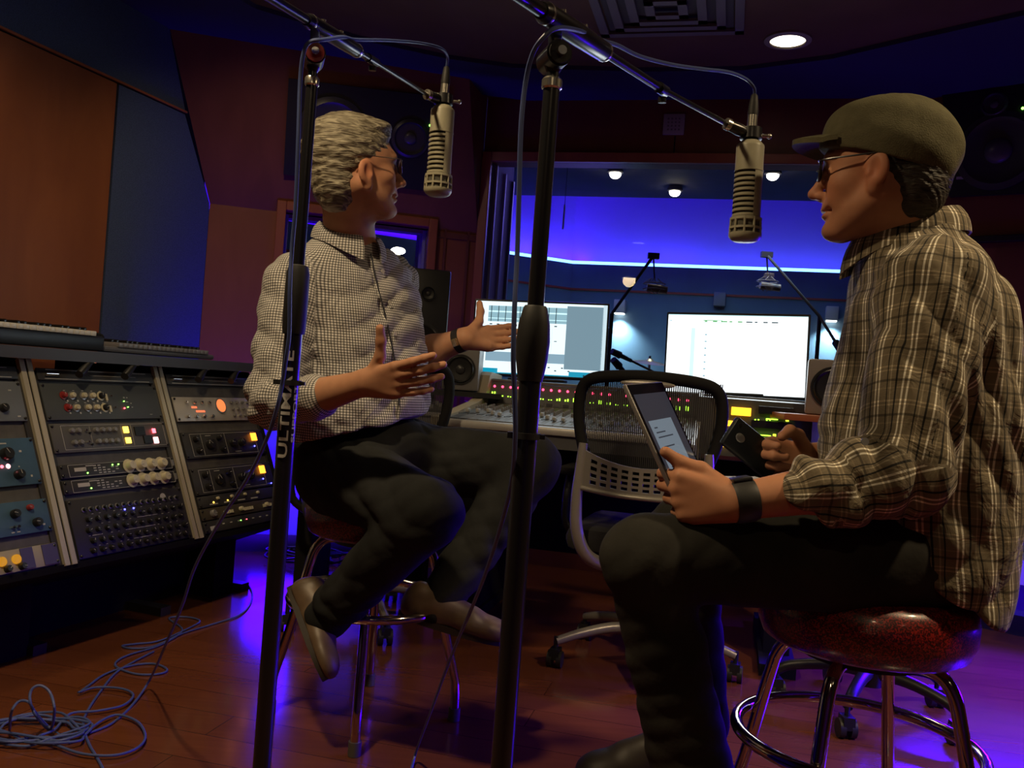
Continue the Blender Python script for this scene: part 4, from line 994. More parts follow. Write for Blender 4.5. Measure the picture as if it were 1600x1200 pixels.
# monitors ---------------------------------------------------------------
def monitor(label, TL, TR, BL, dpt, ui):
    a, b_, c_ = [P(*q) for q in (TL, TR, BL)]; X = nrm(b_ - a); U = nrm((a - c_) - X * ((a - c_) @ X)); N = np.cross(X, U) * -1; N = N if N[1] < 0 else -N
    w = np.linalg.norm(b_ - a); h = abs((a - c_) @ U); c = a + X * w / 2 - U * h / 2
    t = thing('computer_monitor', label, 'computer monitor', z(c, .94)); ax = (X, N, U)
    b = MB(); b.box(c - N * .018, (w, .03, h), axes=ax, bev=.005); b.build('bezel', BLACK, t, world=True)
    sw, sh = w - .018, h - .022
    S = lambda u, v, o=.0: c + X * (u - .5) * sw + U * (.5 - v) * sh + N * (.0012 + o)
    b = MB(); b.quad(S(0, 0), S(1, 0), S(1, 1), S(0, 1)); 
    cols = [ui['bg']]
    for (u0, v0, u1, v1, m, lay) in ui['r']:
        if m not in cols: cols.append(m)
        o = .0004 * lay; b.quad(S(u0, v0, o), S(u1, v0, o), S(u1, v1, o), S(u0, v1, o), mi=cols.index(m))
    b.build('screen', cols, t, world=True, smooth=False)
    b = MB(); p = c - U * h * .2 - N * .05; b.box(p - U * h * .2, (.06, .02, h * .5 + .1), axes=ax); b.box(z(c - N * .07, .946), (.26, .17, .012), axes=(X, nrm([N[0], N[1], 0]), UP), bev=.004); b.build('stand', BLACK, t, world=True); return t, c, N, w, h
WS = glow('screen_white', (.88, .97, 1.0), 1.7); WL = glow('screen_left_white', (.80, .95, 1.0), 1.15); PB = glow('screen_pale_blue', (.33, .58, .68), .85); GB = glow('screen_grey_blue', (.22, .36, .45), .8)
MB_ = glow('screen_mid_blue', (.32, .52, .66), .75); TE = glow('screen_teal', (.0, .33, .52), .95); DK = glow('screen_dark', (.02, .06, .08), .6); PG = glow('screen_pale', (.62, .80, .88), 1.0); GR = glow('screen_green', (.12, .5, .15), .9); CY_ = glow('screen_pale_cyan', (.60, .92, 1.0), 1.25)
r = [(.70, .03, .975, .90, GB, 1), (.10, .06, .70, .28, PB, 1), (.0, .93, 1, 1, TE, 1), (.20, .90, .74, .985, WL, 2), (.10, .70, .70, .83, MB_, 1), (.97, 0, 1, .93, PG, 1)]
for i in range(10): r.append((.12 + i * .055, .06, .126 + i * .055, .28, DK, 2)); r.append((.115 + i * .055, .31, .135 + i * .055, .325, DK, 2)); r.append((.12 + i * .055, .52, .14 + i * .055, .53, DK, 2)); r.append((.10 + i * .055, .345, .102 + i * .055, .68, PG, 2))
r.append((.10, .13, .70, .15, CY_, 1.5)); r.append((.10, .23, .70, .24, CY_, 1.5))
for i in range(8): r.append((.38 + i * .05, .88 + (i % 2) * .04, .395 + i * .05, .895 + (i % 2) * .04, DK, 3))
monitor('left computer monitor showing a mixer window, behind the pointing hand', (742, 466, 4.14), (953, 474, 4.04), (740, 585, 4.10), .03, {'bg': WL, 'r': r})
r = [(.175, .17, .205, .93, CY_, 1)]
for i in range(8): r.append((.277, .245 + i * .088, .292, .262 + i * .088, PB, 2))
for i in range(9): r.append((.27 + i * .06, .075, .27 + i * .06 + .02 + (i * 7 % 3) * .012, .09, DK if i > 4 else GR, 2))
r.append((.26, .066, .40, .074, GR, 2)); r.append((.26, .095, .40, .10, GR, 2)); r.append((0, 0, 1, .012, CY_, 1)); r.append((.01, .07, .03, .09, PG, 1))
mo, mc, mn, mw_, mh_ = monitor('right computer monitor glowing almost white, behind the tablet', (1042, 487, 3.86), (1267, 491, 3.66), (1043.5, 615, 3.84), .03, {'bg': WS, 'r': r})
area('monitor_glow', mc + mn * .02, mc + mn * 1, 2.0, (.85, .95, 1), .55, .32, 150)
m2c = P(845, 529, 4.07); area('monitor_glow', m2c + mn * .03, m2c + mn * 1, 1.0, (.75, .93, 1), .55, .32, 150)

# ================================================================== CHAIRS AND STOOLS
CSIL = mat('chair_silver', (.33, .31, .28), .35, metal=.4); RUB = mat('caster_rubber', (.02, .02, .022), .5); MESHM = None
def mesh_fabric():
    m = bpy.data.materials.new('chair_mesh'); m.use_nodes = True; nt = m.node_tree; nt.nodes.clear()
    o = nt.nodes.new('ShaderNodeOutputMaterial'); mx = nt.nodes.new('ShaderNodeMixShader'); t = nt.nodes.new('ShaderNodeBsdfTransparent'); d = nt.nodes.new('ShaderNodeBsdfPrincipled')
    d.inputs['Base Color'].default_value = (.02, .02, .022, 1); d.inputs['Roughness'].default_value = .7
    tc = nt.nodes.new('ShaderNodeTexCoord'); sx = nt.nodes.new('ShaderNodeSeparateXYZ'); nt.links.new(tc.outputs['Object'], sx.inputs[0])
    def st(sock, fr_, th):
        a = nt.nodes.new('ShaderNodeMath'); a.operation = 'MULTIPLY'; a.inputs[1].default_value = fr_; nt.links.new(sock, a.inputs[0])
        f = nt.nodes.new('ShaderNodeMath'); f.operation = 'FRACT'; nt.links.new(a.outputs[0], f.inputs[0])
        g_ = nt.nodes.new('ShaderNodeMath'); g_.operation = 'LESS_THAN'; g_.inputs[1].default_value = th; nt.links.new(f.outputs[0], g_.inputs[0]); return g_.outputs[0]
    a = st(sx.outputs[0], 1 / .0062, .60); b = st(sx.outputs[2], 1 / .004, .18); mm = nt.nodes.new('ShaderNodeMath'); mm.operation = 'MAXIMUM'; nt.links.new(a, mm.inputs[0]); nt.links.new(b, mm.inputs[1])
    nt.links.new(mm.outputs[0], mx.inputs[0]); nt.links.new(t.outputs[0], mx.inputs[1]); nt.links.new(d.outputs[0], mx.inputs[2]); nt.links.new(mx.outputs[0], o.inputs[0]); return m
MESHM = mesh_fabric()
def caster(par, x, y):
    b = MB(); b.cyl((x, y, .055), (x, y, .10), .008, 8); 
    b.prism([(x - .016, y - .026, .028), (x - .016, y + .026, .028), (x - .016, y + .022, .062), (x - .016, y - .022, .062)], (.032, 0, 0)); c = b.build('caster', BLACK, par)
    b = MB()
    for s in (-.016, .016): b.cyl((x + s - .008, y, .027), (x + s + .008, y, .027), .027, 16)
    b.build('wheel', RUB, c); return c
def five_star(t, R=.30, rot=0., m=CSIL):
    b = MB(); b.lathe([(.04, .085), (.045, .13), (.03, .15)], seg=20); b.build('base_hub', BLACK, t)
    for k in range(5):
        a = rot + k * 2 * PI / 5; c, s = math.cos(a), math.sin(a); pts = spline([(.02 * c, .02 * s, .125), (.12 * c, .12 * s, .128), (.23 * c, .23 * s, .108), (R * c, R * s, .085)], 4)
        b = MB(); n = len(pts); b.tube(pts, list(np.linspace(.021, .014, n)), 10); b.build('base_leg', m, t); caster(t, R * c, R * s)
def office_chair(label, loc, rot, legrot=0.0):
    """local frame: the back faces -Y, the sitter looks to +Y"""
    t = thing('office_chair', label, 'office chair', loc, rot)
    five_star(t, .31, legrot)
    b = MB(); b.cyl((0, 0, .14), (0, 0, .30), .026); b.cyl((0, 0, .28), (0, 0, .42), .016); b.build('gas_lift', BLACK, t)
    b = MB(); b.box((0, -.02, .425), (.2, .28, .05), bev=.015); b.build('mechanism', BLACK, t)
    b = MB(); b.box((0, .02, .485), (.50, .48, .085), bev=.035); b.build('seat', mat('seat_fabric', (.02, .02, .021), .9, bump=.2, bscale=300), t)
    b = MB(); b.tube([(.1, 0, .42), (.25, 0, .41), (.31, .0, .40)], .006, 8); b.build('adjustment_lever', CHR, t)
    yb = lambda x, zz_: -.275 + .9 * x * x - .10 * (zz_ - .75) ** 2 - .10 * (zz_ - .5) * .3
    def q(x, zz_, o=0): return (x, yb(x, zz_) + o, zz_)
    # upper frame (black rim) as rounded rectangle
    rim = [q(-.175, .745), q(-.205, .80), q(-.222, .88), q(-.222, .95), q(-.205, .992), q(-.16, 1.012), q(-.05, 1.022), q(.05, 1.022), q(.16, 1.012), q(.205, .992), q(.222, .95), q(.222, .88), q(.205, .80), q(.175, .745), q(.09, .718), q(-.09, .718)]
    b = MB(); b.tube(spline(rim, 4, True), .019, 10, closed=True); b.build('back_rim', BLACKM, t)
    b = MB(); nx, nz = 14, 10; vs = []
    for j in range(nz + 1):
        for i in range(nx + 1):
            zz_ = .715 + j * (.30 / nz); hw = .185 + .035 * min(1, (zz_ - .715) / .12); x = -hw + 2 * hw * i / nx; vs.append(q(x, zz_, .004))
    b.add(vs, [(j * (nx + 1) + i, j * (nx + 1) + i + 1, (j + 1) * (nx + 1) + i + 1, (j + 1) * (nx + 1) + i) for j in range(nz) for i in range(nx)]); b.build('back_mesh', MESHM, t)
    b = MB(); b.ell(q(0, 1.0, -.02), (.085, .008, .012), 20, 10); b.build('top_grip', CSIL, t)
    # slotted lumbar plate: grid with holes
    xs = []; 
    top = lambda x: .740 + .045 * (abs(x) / .2) ** 2 + .0; bot = lambda x: .655 + .006 * (abs(x) / .2) ** 2
    cols = [-.20, -.186]; slot = []
    for k in range(10):
        c_ = -.153 + k * .034; cols += [c_ - .0105, c_ + .0105]
    cols += [.186, .20]; rows = 4; b = MB(); vb = [0.0]
    for k in range(4): vb += [.14 + k * .20, .14 + k * .20 + .115]
    vb.append(1.0)
    def grid(o):
        return [[q(x, bot(x) + (top(x) - bot(x)) * v, o) for v in vb] for x in cols]
    for (oA, flip) in ((-.030, 0), (-.018, 1)):
        G_ = grid(oA)
        for i in range(len(cols) - 1):
            for j in range(len(vb) - 1):
                hole = (2 <= i <= len(cols) - 4) and (i % 2 == 0) and (j % 2 == 1)
                if not hole: b.quad(G_[i][j], G_[i + 1][j], G_[i + 1][j + 1], G_[i][j + 1])
    A_, B_2 = grid(-.030), grid(-.018)
    for i in range(len(cols) - 1):
        for j in range(len(vb) - 1):
            if (2 <= i <= len(cols) - 4) and (i % 2 == 0) and (j % 2 == 1):
                for (p_, q_) in (((i, j), (i + 1, j)), ((i, j + 1), (i + 1, j + 1)), ((i, j), (i, j + 1)), ((i + 1, j), (i + 1, j + 1))):
                    b.quad(A_[p_[0]][p_[1]], A_[q_[0]][q_[1]], B_2[q_[0]][q_[1]], B_2[p_[0]][p_[1]])
    for i in range(len(cols) - 1):
        for j in (0, len(vb) - 1): b.quad(A_[i][j], A_[i + 1][j], B_2[i + 1][j], B_2[i][j])
    b.build('lumbar_plate', CSIL, t, ang=30)
    hoop = spline([q(-.195, .80, -.024), q(-.20, .72, -.028), (-.205, -.27, .62), (-.198, -.262, .52), (-.165, -.235, .44), (-.10, -.17, .405), (0, -.12, .40), (.10, -.17, .405), (.165, -.235, .44), (.198, -.262, .52), (.205, -.27, .62), q(.20, .72, -.028), q(.195, .80, -.024)], 6)
    n = len(hoop); b = MB(); b.tube(hoop, [.014 + .009 * math.sin(PI * i / (n - 1)) for i in range(n)], 12, flat=1.0); b.build('back_hoop', CSIL, t)
    rimb = spline([q(-.2, .66, -.03), q(-.1, .652, -.034), q(0, .650, -.034), q(.1, .652, -.034), q(.2, .66, -.03)], 5); b = MB(); b.tube(rimb, .008, 10); b.build('plate_rim', CSIL, t)
    for s in (-1, 1):
        b = MB(); b.tube(spline([(s * .22, -.03, .45), (s * .285, -.03, .50), (s * .295, -.02, .60), (s * .29, 0, .675)], 4), .015, 10); a = b.build('armrest', BLACK, t)
        b = MB(); b.box((s * .285, .02, .69), (.075, .24, .028), bev=.012); b.build('arm_pad', BLACKM, a)
    for ch in t.children:
        if not ch.name.startswith(('base', 'caster', 'gas')): ch.location.z -= .05
    return t
cc = P(1026, 700, 3.0); cc[2] = 0
office_chair('office chair with slotted silver lumbar plate and mesh back between the two men', z(cc, 0), math.radians(-17), math.radians(213))
cc2 = z(P(585, 700, 3.3), 0)
office_chair('office chair with mesh back mostly hidden behind the man in the checked shirt', cc2, math.radians(14), math.radians(280))
t = thing('caster_stool', 'low round black stool on casters behind the right bar stool', 'stool', z(P(1385, 700, 2.7), 0))
five_star(t, .27, .35, BLACK); b = MB(); b.cyl((0, 0, .14), (0, 0, .34), .02); b.build('gas_lift', BLACK, t); b = MB(); b.lathe([(.15, .30), (.17, .315), (.172, .34), (.16, .355), (.0, .36)], seg=32); b.build('seat', BLACKM, t)

RED = mat('red_glitter_vinyl', (.16, .008, .008), .38, spec=.6, coat=.4); 
def glitter():
    nt = RED.node_tree; bs_ = nt.nodes['Principled BSDF']; v = nt.nodes.new('ShaderNodeTexVoronoi'); v.inputs['Scale'].default_value = 420; tc = nt.nodes.new('ShaderNodeTexCoord')
    nt.links.new(tc.outputs['Object'], v.inputs[0]); r_ = nt.nodes.new('ShaderNodeValToRGB'); r_.color_ramp.elements[0].color = (.035, .002, .002, 1); r_.color_ramp.elements[0].position = .35; r_.color_ramp.elements[1].color = (.36, .018, .012, 1); r_.color_ramp.elements[1].position = .95
    sp = nt.nodes.new('ShaderNodeSeparateColor'); nt.links.new(v.outputs['Color'], sp.inputs[0]); nt.links.new(sp.outputs[0], r_.inputs[0]); nt.links.new(r_.outputs[0], bs_.inputs['Base Color'])
    nm = nt.nodes.new('ShaderNodeBump'); nm.inputs['Strength'].default_value = .5; nm.inputs['Distance'].default_value = .002; nt.links.new(sp.outputs[1], nm.inputs['Height']); nt.links.new(nm.outputs[0], bs_.inputs['Normal'])
glitter()
CHB = mat('stool_chrome', (.62, .55, .47), .10, metal=1.0)
def bar_stool(label, loc, rot):
    t = thing('bar_stool', label, 'bar stool', loc, rot)
    b = MB(); b.lathe([(.0, .492), (.165, .492), (.178, .50), (.188, .525), (.190, .555), (.184, .582), (.165, .598), (.10, .604), (0, .605)], seg=48, caps=False); b.build('seat', RED, t)
    b = MB(); b.lathe([(.05, .470), (.11, .470), (.11, .491), (.05, .491)], seg=32); b.build('swivel_plate', BLACK, t)
    for k in range(4):
        a = k * PI / 2; c, s = math.cos(a), math.sin(a); pr = [(.03, .476), (.10, .476), (.135, .468), (.158, .44), (.172, .39), (.205, .24), (.236, .125), (.243, .09), (.245, .03)]
        b = MB(); b.tube(spline([(r_ * c, r_ * s, h_) for r_, h_ in pr], 5), .0125, 12); l = b.build('leg', CHB, t)
        b = MB(); b.cyl((.245 * c, .245 * s, 0.001), (.245 * c, .245 * s, .035), .016, 12); b.build('ferrule', mat('ferrule', (.10, .09, .08), .5), l)
        b = MB(); b.ell((.192 * c, .192 * s, .305), .009, 8, 6); b.build('bolt', CHR, l)
    b = MB(); n = 48; b.tube([(.213 * math.cos(2 * PI * i / n), .213 * math.sin(2 * PI * i / n), .318) for i in range(n)], .0115, 12, closed=True); b.build('foot_ring', CHB, t)
    return t
ST1 = np.array([-.335, 2.37, 0]); ST2 = z(P(1352, 950, 1.62), 0)
bar_stool('red vinyl bar stool with chrome legs under the man in the checked shirt', ST1, math.radians(5))
bar_stool('red glitter vinyl bar stool with chrome foot ring under the man in the cap', ST2, math.radians(50))
# ================================================================== MICROPHONES, BOOM STANDS, CABLES
SBLK = mat('stand_black', (.014, .014, .016), .28, spec=.6); RUBB = mat('grip_rubber', (.012, .012, .013), .6); MICM = mat('mic_olive_grey', (.34, .32, .23), .42, spec=.45, var=.05, vscale=40)
MICD = mat('mic_slot_dark', (.03, .028, .022), .7); NICK = mat('nickel', (.62, .60, .52), .25, metal=.9); CABLE = mat('blue_cable', (.075, .11, .30), .45, spec=.5)
def boom_stand(label, base_px, d, clutch, ring_y, head, boom, sizes, red=False, letters=False):
    """vertical post through base_px at depth d; boom: list of (px, py, depth)"""
    b0 = P(base_px[0], base_px[1], d); x, y = b0[0], b0[1]
    zof = lambda py: (lambda q: q[2])(hit(base_px[0] + (base_px[1] - py) * .0735, py, (x, y, 0), cD))
    V = lambda zz_: np.array([x, y, zz_]); rl, ru = sizes
    t = thing('boom_stand', label, 'microphone stand', (x, y, 0))
    zc0, zc1 = zof(clutch[1]), zof(clutch[0]); zr = zof(ring_y); zh_ = zof(head[1])
    b = MB(); b.cyl(V(.10), V(zc0 + .01), rl, 24); b.build('lower_tube', SBLK, t, world=True)
    b = MB(); b.cyl(V(zc1 - .02), V(zr), ru, 20); b.build('upper_tube', SBLK, t, world=True)
    L = zc1 - zc0; b = MB(); b.lathe([(rl * 1.10, -.005), (rl * 1.22, .005), (rl * 1.42, L * .25), (rl * 1.52, L * .5), (rl * 1.40, L * .75), (rl * 1.08, L * .97), (rl * .95, L)] if not letters else [(rl * 1.2, -.005), (rl * 1.3, .004), (rl * 1.33, L * .5), (rl * 1.27, L * .88), (rl * 1.05, L * .98), (ru * 1.2, L)], o=V(zc0), seg=28); b.build('clutch_grip', RUBB, t, world=True)
    b = MB(); b.lathe([(ru * 1.05, -.002), (ru * 1.25, 0), (ru * 1.25, .010), (ru * 1.0, .013)], o=V(zr), seg=24); b.build('chrome_collar', NICK, t, world=True)
    b = MB(); b.cyl(V(zr + .012), V(zh_ - .01), ru * .78, 16); b.lathe([(ru * .8, 0), (ru * 1.2, .008), (ru * .8, .016)], o=V(zr + .02), seg=16); b.build('neck', SBLK, t, world=True)
    hp = P(head[0], head[1], d); bd = nrm(P(*boom[2]) - P(*boom[0])); side = nrm(np.cross(bd, UP)); bu = np.cross(side, bd)
    side = nrm([.30, -1, 0]); b = MB(); b.cyl(V(zh_ - .006) + side * -.022, V(zh_ - .006) + side * .022, .017, 24); b.box(V(zh_ + .015), (.03, .028, .045), axes=(bd, side, bu), bev=.006); hd = b.build('swivel', SBLK, t, world=True)
    for sg in (-1, 1):
        b = MB(); b.cyl(V(zh_ - .006) + side * .022 * sg, V(zh_ - .006) + side * .0265 * sg, .0145, 24); b.build('swivel_disc', mat('clutch_red', (.28, .02, .02), .5) if red else RUBB, hd, world=True)
        b = MB(); b.cyl(V(zh_ - .006) + side * .026 * sg, V(zh_ - .006) + side * .034 * sg, .006, 10); b.build('swivel_bolt', NICK, hd, world=True)
    # boom: counter end, clamp body, arm, tip
    A, B1, B2, B3, B4 = [P(*q) for q in boom]
    b = MB(); b.cyl(A - bd * .25, B1, ru * .82, 18); b.build('boom_rear_tube', SBLK, t, world=True)
    b = MB(); b.tube([B1, B1 + bd * .012, B1 * .5 + B2 * .5, B2 - bd * .01, B2], [ru * 1.0, ru * 1.3, ru * 1.42, ru * 1.3, ru * .95], 20); b.build('boom_clamp', SBLK, t, world=True)
    for oo in (B1 + bd * .012, B2 - bd * .018): b = MB(); b.lathe([(ru * 1.31, 0), (ru * 1.36, .003), (ru * 1.31, .007)], o=oo, axis=bd, seg=20, caps=False); b.build('clamp_ring', NICK, t, world=True)
    for f_ in (.3, .62): b = MB(); p = B1 * (1 - f_) + B2 * f_; b.cyl(p + bu * ru * .9, p + bu * ru * 1.75, .0045, 10); b.build('clamp_bolt', NICK, t, world=True)
    b = MB(); b.cyl(B2, B3, ru * .62, 16); b.build('boom_front_tube', SBLK, t, world=True)
    b = MB(); b.tube([B3 - bd * .01, B3 + bd * .03], ru * .86, 16); b.cyl(B3 + bd * .012 - bu * ru * 1.1, B3 + bd * .012 - bu * ru * 2.0, .007, 12); b.build('boom_collar', SBLK, t, world=True)
    b = MB(); b.cyl(B3, B4, ru * .46, 14); b.build('boom_tip', SBLK, t, world=True)
    b = MB(); e = P(*boom[5]) if len(boom) > 5 else B4
    # tripod feet
    b = MB(); b.lathe([(rl * 1.1, .06), (rl * 1.7, .075), (rl * 1.7, .14), (rl * 1.1, .16)], o=(x, y, 0), seg=20); b.build('base_hub', RUBB, t, world=True)
    for k in range(3):
        a = (.6 if letters else 1.2) + k * 2 * PI / 3; c, s = math.cos(a), math.sin(a); b = MB(); b.tube([(x + .02 * c, y + .02 * s, .12), (x + .30 * c, y + .30 * s, .018)], .011, 10); l = b.build('leg', SBLK, t, world=True)
        b = MB(); b.tube([(x + .285 * c, y + .285 * s, .022), (x + .315 * c, y + .315 * s, .013)], .0125, 10); b.build('rubber_foot', RUBB, l, world=True)
    # cable clip
    return t, V, zof, bd, side, bu, (B4, e)
def clip_ring(t, V, zz_, r):
    b = MB(); b.lathe([(r, -.004), (r * 1.25, -.004), (r * 1.25, .004), (r, .004)], o=V(zz_), seg=20); b.box(V(zz_) + np.array([-r * 1.25, -.004, 0]), (.012, .012, .008)); b.box(V(zz_) + np.array([r * 1.25, -.002, 0]), (.012, .006, .006)); b.build('cable_clip', RUBB, t, world=True)
tA, VA, zA, bdA, _, _, tipA = boom_stand('black boom stand with the white lettering in front of the man in the checked shirt', (450, 640), 1.40, (414, 517), 133, (507, 84),
    [(405, -14, 1.22), (478, 30, 1.37), (562, 82, 1.55), (578, 92, 1.60), (668, 148, 1.93)], (.0142, .0092), red=True, letters=True)
clip_ring(tA, VA, zA(598), .0145)
tB, VB, zB, bdB, _, _, tipB = boom_stand('black boom stand with the fat rubber grip in the middle of the picture', (825, 640), 1.15, (478, 590), 138, (864, 84),
    [(795, -18, 1.00), (845, 16, 1.10), (948, 84, 1.30), (1032, 138, 1.47), (1136, 194, 1.68)], (.0146, .0108))
clip_ring(tB, VB, zB(681), .0148)
# lettering up the lower tube of the first stand, bent round the tube
def pole_text(body, V, z0, z1, ang, r, width, h, name, t, sx=1.0):
    vs, fs = text_mesh(body, 1.0, .02, cuts=9); xs = [v[0] for v in vs]; ys = [v[1] for v in vs]; kx = (z1 - z0) / (max(xs) - min(xs)); ky = h / (max(ys) - min(ys)); out = []
    for (a, c, e) in vs:
        zz_ = z0 + (a - min(xs)) * kx; th = ang - ((c - (min(ys) + max(ys)) / 2) * ky) / r; rr = r + .0005 + (.0004 if e > 0 else -.0003)
        out.append((V(0)[0] + rr * math.cos(th), V(0)[1] + rr * math.sin(th), zz_))
    b = MB(); b.add(out, fs); o = b.build(name, mat('lettering_white', (.62, .62, .60), .5), t, world=True, smooth=False); return o
pole_text('ULTIMATE', VA, zA(714), zA(548), -PI / 2 - .04, .0142, 1, .0145, 'lettering', tA)
pole_text('SUPPORT', VA, zA(690), zA(600), -PI / 2 + 1.0, .0142, 1, .006, 'small_lettering', tA)

def microphone(label, top, bot, d, xlr_top, pxs):
    """olive broadcast microphone hanging head down"""
    T, B_ = P(*top, d), P(*bot, d); ax = nrm(B_ - T); L = np.linalg.norm(B_ - T); R = .0265
    t = thing('microphone', label, 'microphone', T)
    if True:
        s = np.array([1.0, 0, 0]); X = nrm(s - ax * (s @ ax)); Y = np.cross(ax, X); Y = Y if Y[1] < 0 else -Y
    b = MB(); b.lathe([(.0, 0), (.018, .0), (R * .97, .008), (R, .012), (R * 1.0, L * .295), (R * 1.03, L * .297), (R * 1.03, L * .31)], o=T, axis=ax, seg=36); b.build('upper_barrel', MICM, t, world=True)
    # slotted barrel
    l0, l1 = L * .31, L * .77; n = 9; b = MB(); b.lathe([(R * .86, l0), (R * .86, l1)], o=T, axis=ax, seg=32); b.build('inner_sleeve', MICD, t, world=True)
    ref = np.array([1.0, 0, 0]) if abs(ax[0]) < .9 else np.array([0, 1.0, 0]); N = nrm(ref - ax * np.dot(ref, ax)); Bq = np.cross(ax, N)
    cam_dir = nrm((cC - T) - ax * ((cC - T) @ ax)); a_front = math.atan2(cam_dir @ Bq, cam_dir @ N)
    b = MB(); p = (l1 - l0) / n
    # slots open on a sector; solid spine elsewhere
    sgn = 1 if abs(((Bq @ X))) > -1 else 1
    left = -X; al = math.atan2(left @ Bq, left @ N); sec = (a_front, al)
    mid = math.atan2(math.sin(a_front) + .75 * math.sin(al), math.cos(a_front) + .75 * math.cos(al)); half = 1.02
    b.lathe([(R * .9, l0), (R * 1.0, l0), (R * 1.0, l1), (R * .9, l1)], o=T, axis=ax, seg=26, a0=mid + half, a1=mid + 2 * PI - half, caps=False)
    for k in range(n):
        q0 = l0 + p * (k + .55); q1 = l0 + p * (k + 1.0); b.lathe([(R * .9, q0 - .001), (R * 1.015, q0), (R * 1.015, q1), (R * .9, q1 + .001)], o=T, axis=ax, seg=18, a0=mid - half - .02, a1=mid + half + .02, caps=False)
    b.build('slotted_barrel', MICM, t, world=True)
    b = MB(); g0 = l1; gL = L - l1
    b.lathe([(R * .9, 0), (R * 1.14, .002), (R * 1.14, .007), (R * 1.02, .009)], o=T + ax * g0, axis=ax, seg=36)
    for k in range(10):
        a = k * 2 * PI / 10; dd_ = N * math.cos(a) + Bq * math.sin(a); b.tube([T + ax * (g0 + .004) + dd_ * R * 1.08, T + ax * (L - .010) + dd_ * R * 1.12], .0022, 6)
    b.lathe([(R * 1.06, -.0025), (R * 1.17, -.002), (R * 1.17, .002), (R * 1.06, .0025)], o=T + ax * (g0 + gL * .5), axis=ax, seg=36, caps=False)
    b.lathe([(R * 1.04, 0), (R * 1.18, .001), (R * 1.18, .006), (R * 1.05, .012), (R * .8, .016), (0, .017)], o=T + ax * (L - .013), axis=ax, seg=36, caps=False); b.build('grille_cage', MICM, t, world=True)
    b = MB(); b.lathe([(R * 1.0, 0), (R * 1.02, gL - .01)], o=T + ax * g0, axis=ax, seg=30); b.build('foam', mat('mic_foam', (.10, .095, .075), .9, bump=.5, bscale=900), t, world=True)
    XT = P(*xlr_top, d); xa_ = nrm(XT - T); xl = np.linalg.norm(XT - T)
    b = MB(); b.cyl(T - ax * .0, T + xa_ * xl * .58, .0095, 18); c = b.build('plug_barrel', NICK, t, world=True)
    b = MB(); b.tube([T + xa_ * xl * .55, T + xa_ * xl * .62, T + xa_ * xl * .8, T + xa_ * xl * .97, XT], [.0098, .0102, .0088, .0065, .004], 18); b.build('plug_boot', RUBB, t, world=True)
    return t, T, ax, XT, X, Y
m1 = microphone('left olive grey broadcast microphone hanging head down beside the face of the man in glasses', (692.5, 166), (683.5, 304), 1.97, (698, 104), 0)
m2 = microphone('right olive grey broadcast microphone hanging head down in front of the man in the cap', (1173, 221), (1163.5, 375), 1.70, (1179, 147), 0)
def mic_clip(label, tip, m, knobpx):
    T = m[1]; t = thing('microphone_clip', label, 'microphone clip', T); c = T - m[2] * .012; d = nrm(c - tip)
    b = MB(); b.tube([tip, tip * .5 + c * .5, c - d * .015], [.010, .012, .010], 12); b.build('hinge_arm', SBLK, t, world=True)
    b = MB(); b.lathe([(.011, -.014), (.020, -.013), (.021, .008), (.013, .010)], o=c, axis=m[2], seg=20, caps=False); b.build('clamp_collar', SBLK, t, world=True)
    b = MB(); b.cyl(c + m[4] * .018, c + m[4] * .034, .0035, 8); b.ell(c + m[4] * .035, .0055, 8, 6); b.build('thumb_screw', NICK, t, world=True)
    b = MB(); b.lathe([(.0085, -.004), (.0115, -.003), (.0115, .006), (.0085, .008)], o=tip, axis=d, seg=16); b.build('thread_ring', NICK, t, world=True)
mic_clip('black clip holding the left microphone at its boom end', P(668, 148, 1.93), m1, 0)
mic_clip('black clip holding the right microphone at its boom end', P(1136, 194, 1.68), m2, 0)

def cable(name, label, pts, r=.0032, m=CABLE, n=8, group=None):
    b = MB(); b.tube(spline(pts, n), r, 8); o = b.build(name, m, None); return tag(o, label, 'cable', group)
FL = lambda px, py, h=.004: hit(px, py, (0, 0, h), UP)
cable('microphone_cable', 'blue cable looping from the left microphone over its boom and down to the floor', [m1[3], P(699, 88, 1.95), P(688, 75, 1.9), P(655, 67, 1.85), P(605, 63, 1.72), P(556, 62, 1.53), P(536, 58, 1.46), P(508, 62, 1.36), P(484, 66, 1.345),
    P(474, 85, 1.345), P(469, 130, 1.35), P(466, 220, 1.35), P(462, 320, 1.355), P(456, 390, 1.36), P(453, 450, 1.355), P(452, 520, 1.36), P(447, 560, 1.365), P(441, 600, 1.375), P(432, 640, 1.38), P(415, 690, 1.42), P(385, 750, 1.5), P(345, 812, 1.62), P(305, 885, 1.78), P(285, 945, 1.9), P(262, 1000, 2.05), FL(235, 1060, .04), FL(208, 1100), FL(175, 1130), FL(140, 1145)])
cable('microphone_cable', 'blue cable looping from the right microphone over its boom and down beside the middle stand', [m2[3], P(1178, 137, 1.69), P(1166, 124, 1.67), P(1140, 113, 1.62), P(1100, 108, 1.56), P(1050, 101, 1.48), P(1000, 88, 1.40), P(965, 71, 1.33), P(940, 63, 1.28), P(905, 48, 1.17), P(870, 44, 1.10), P(848, 60, 1.09), P(832, 85, 1.10), P(821, 130, 1.11), P(814, 200, 1.11), P(811, 300, 1.11), P(808, 400, 1.11), P(804, 480, 1.10), P(802, 560, 1.10), P(804, 620, 1.11), P(805, 680, 1.12), P(799, 755, 1.16), P(780, 830, 1.25), P(757, 900, 1.36), P(735, 955, 1.48), P(712, 1008, 1.62), P(692, 1060, 1.78), P(672, 1115, 1.9), FL(650, 1175, .03), FL(640, 1215)])
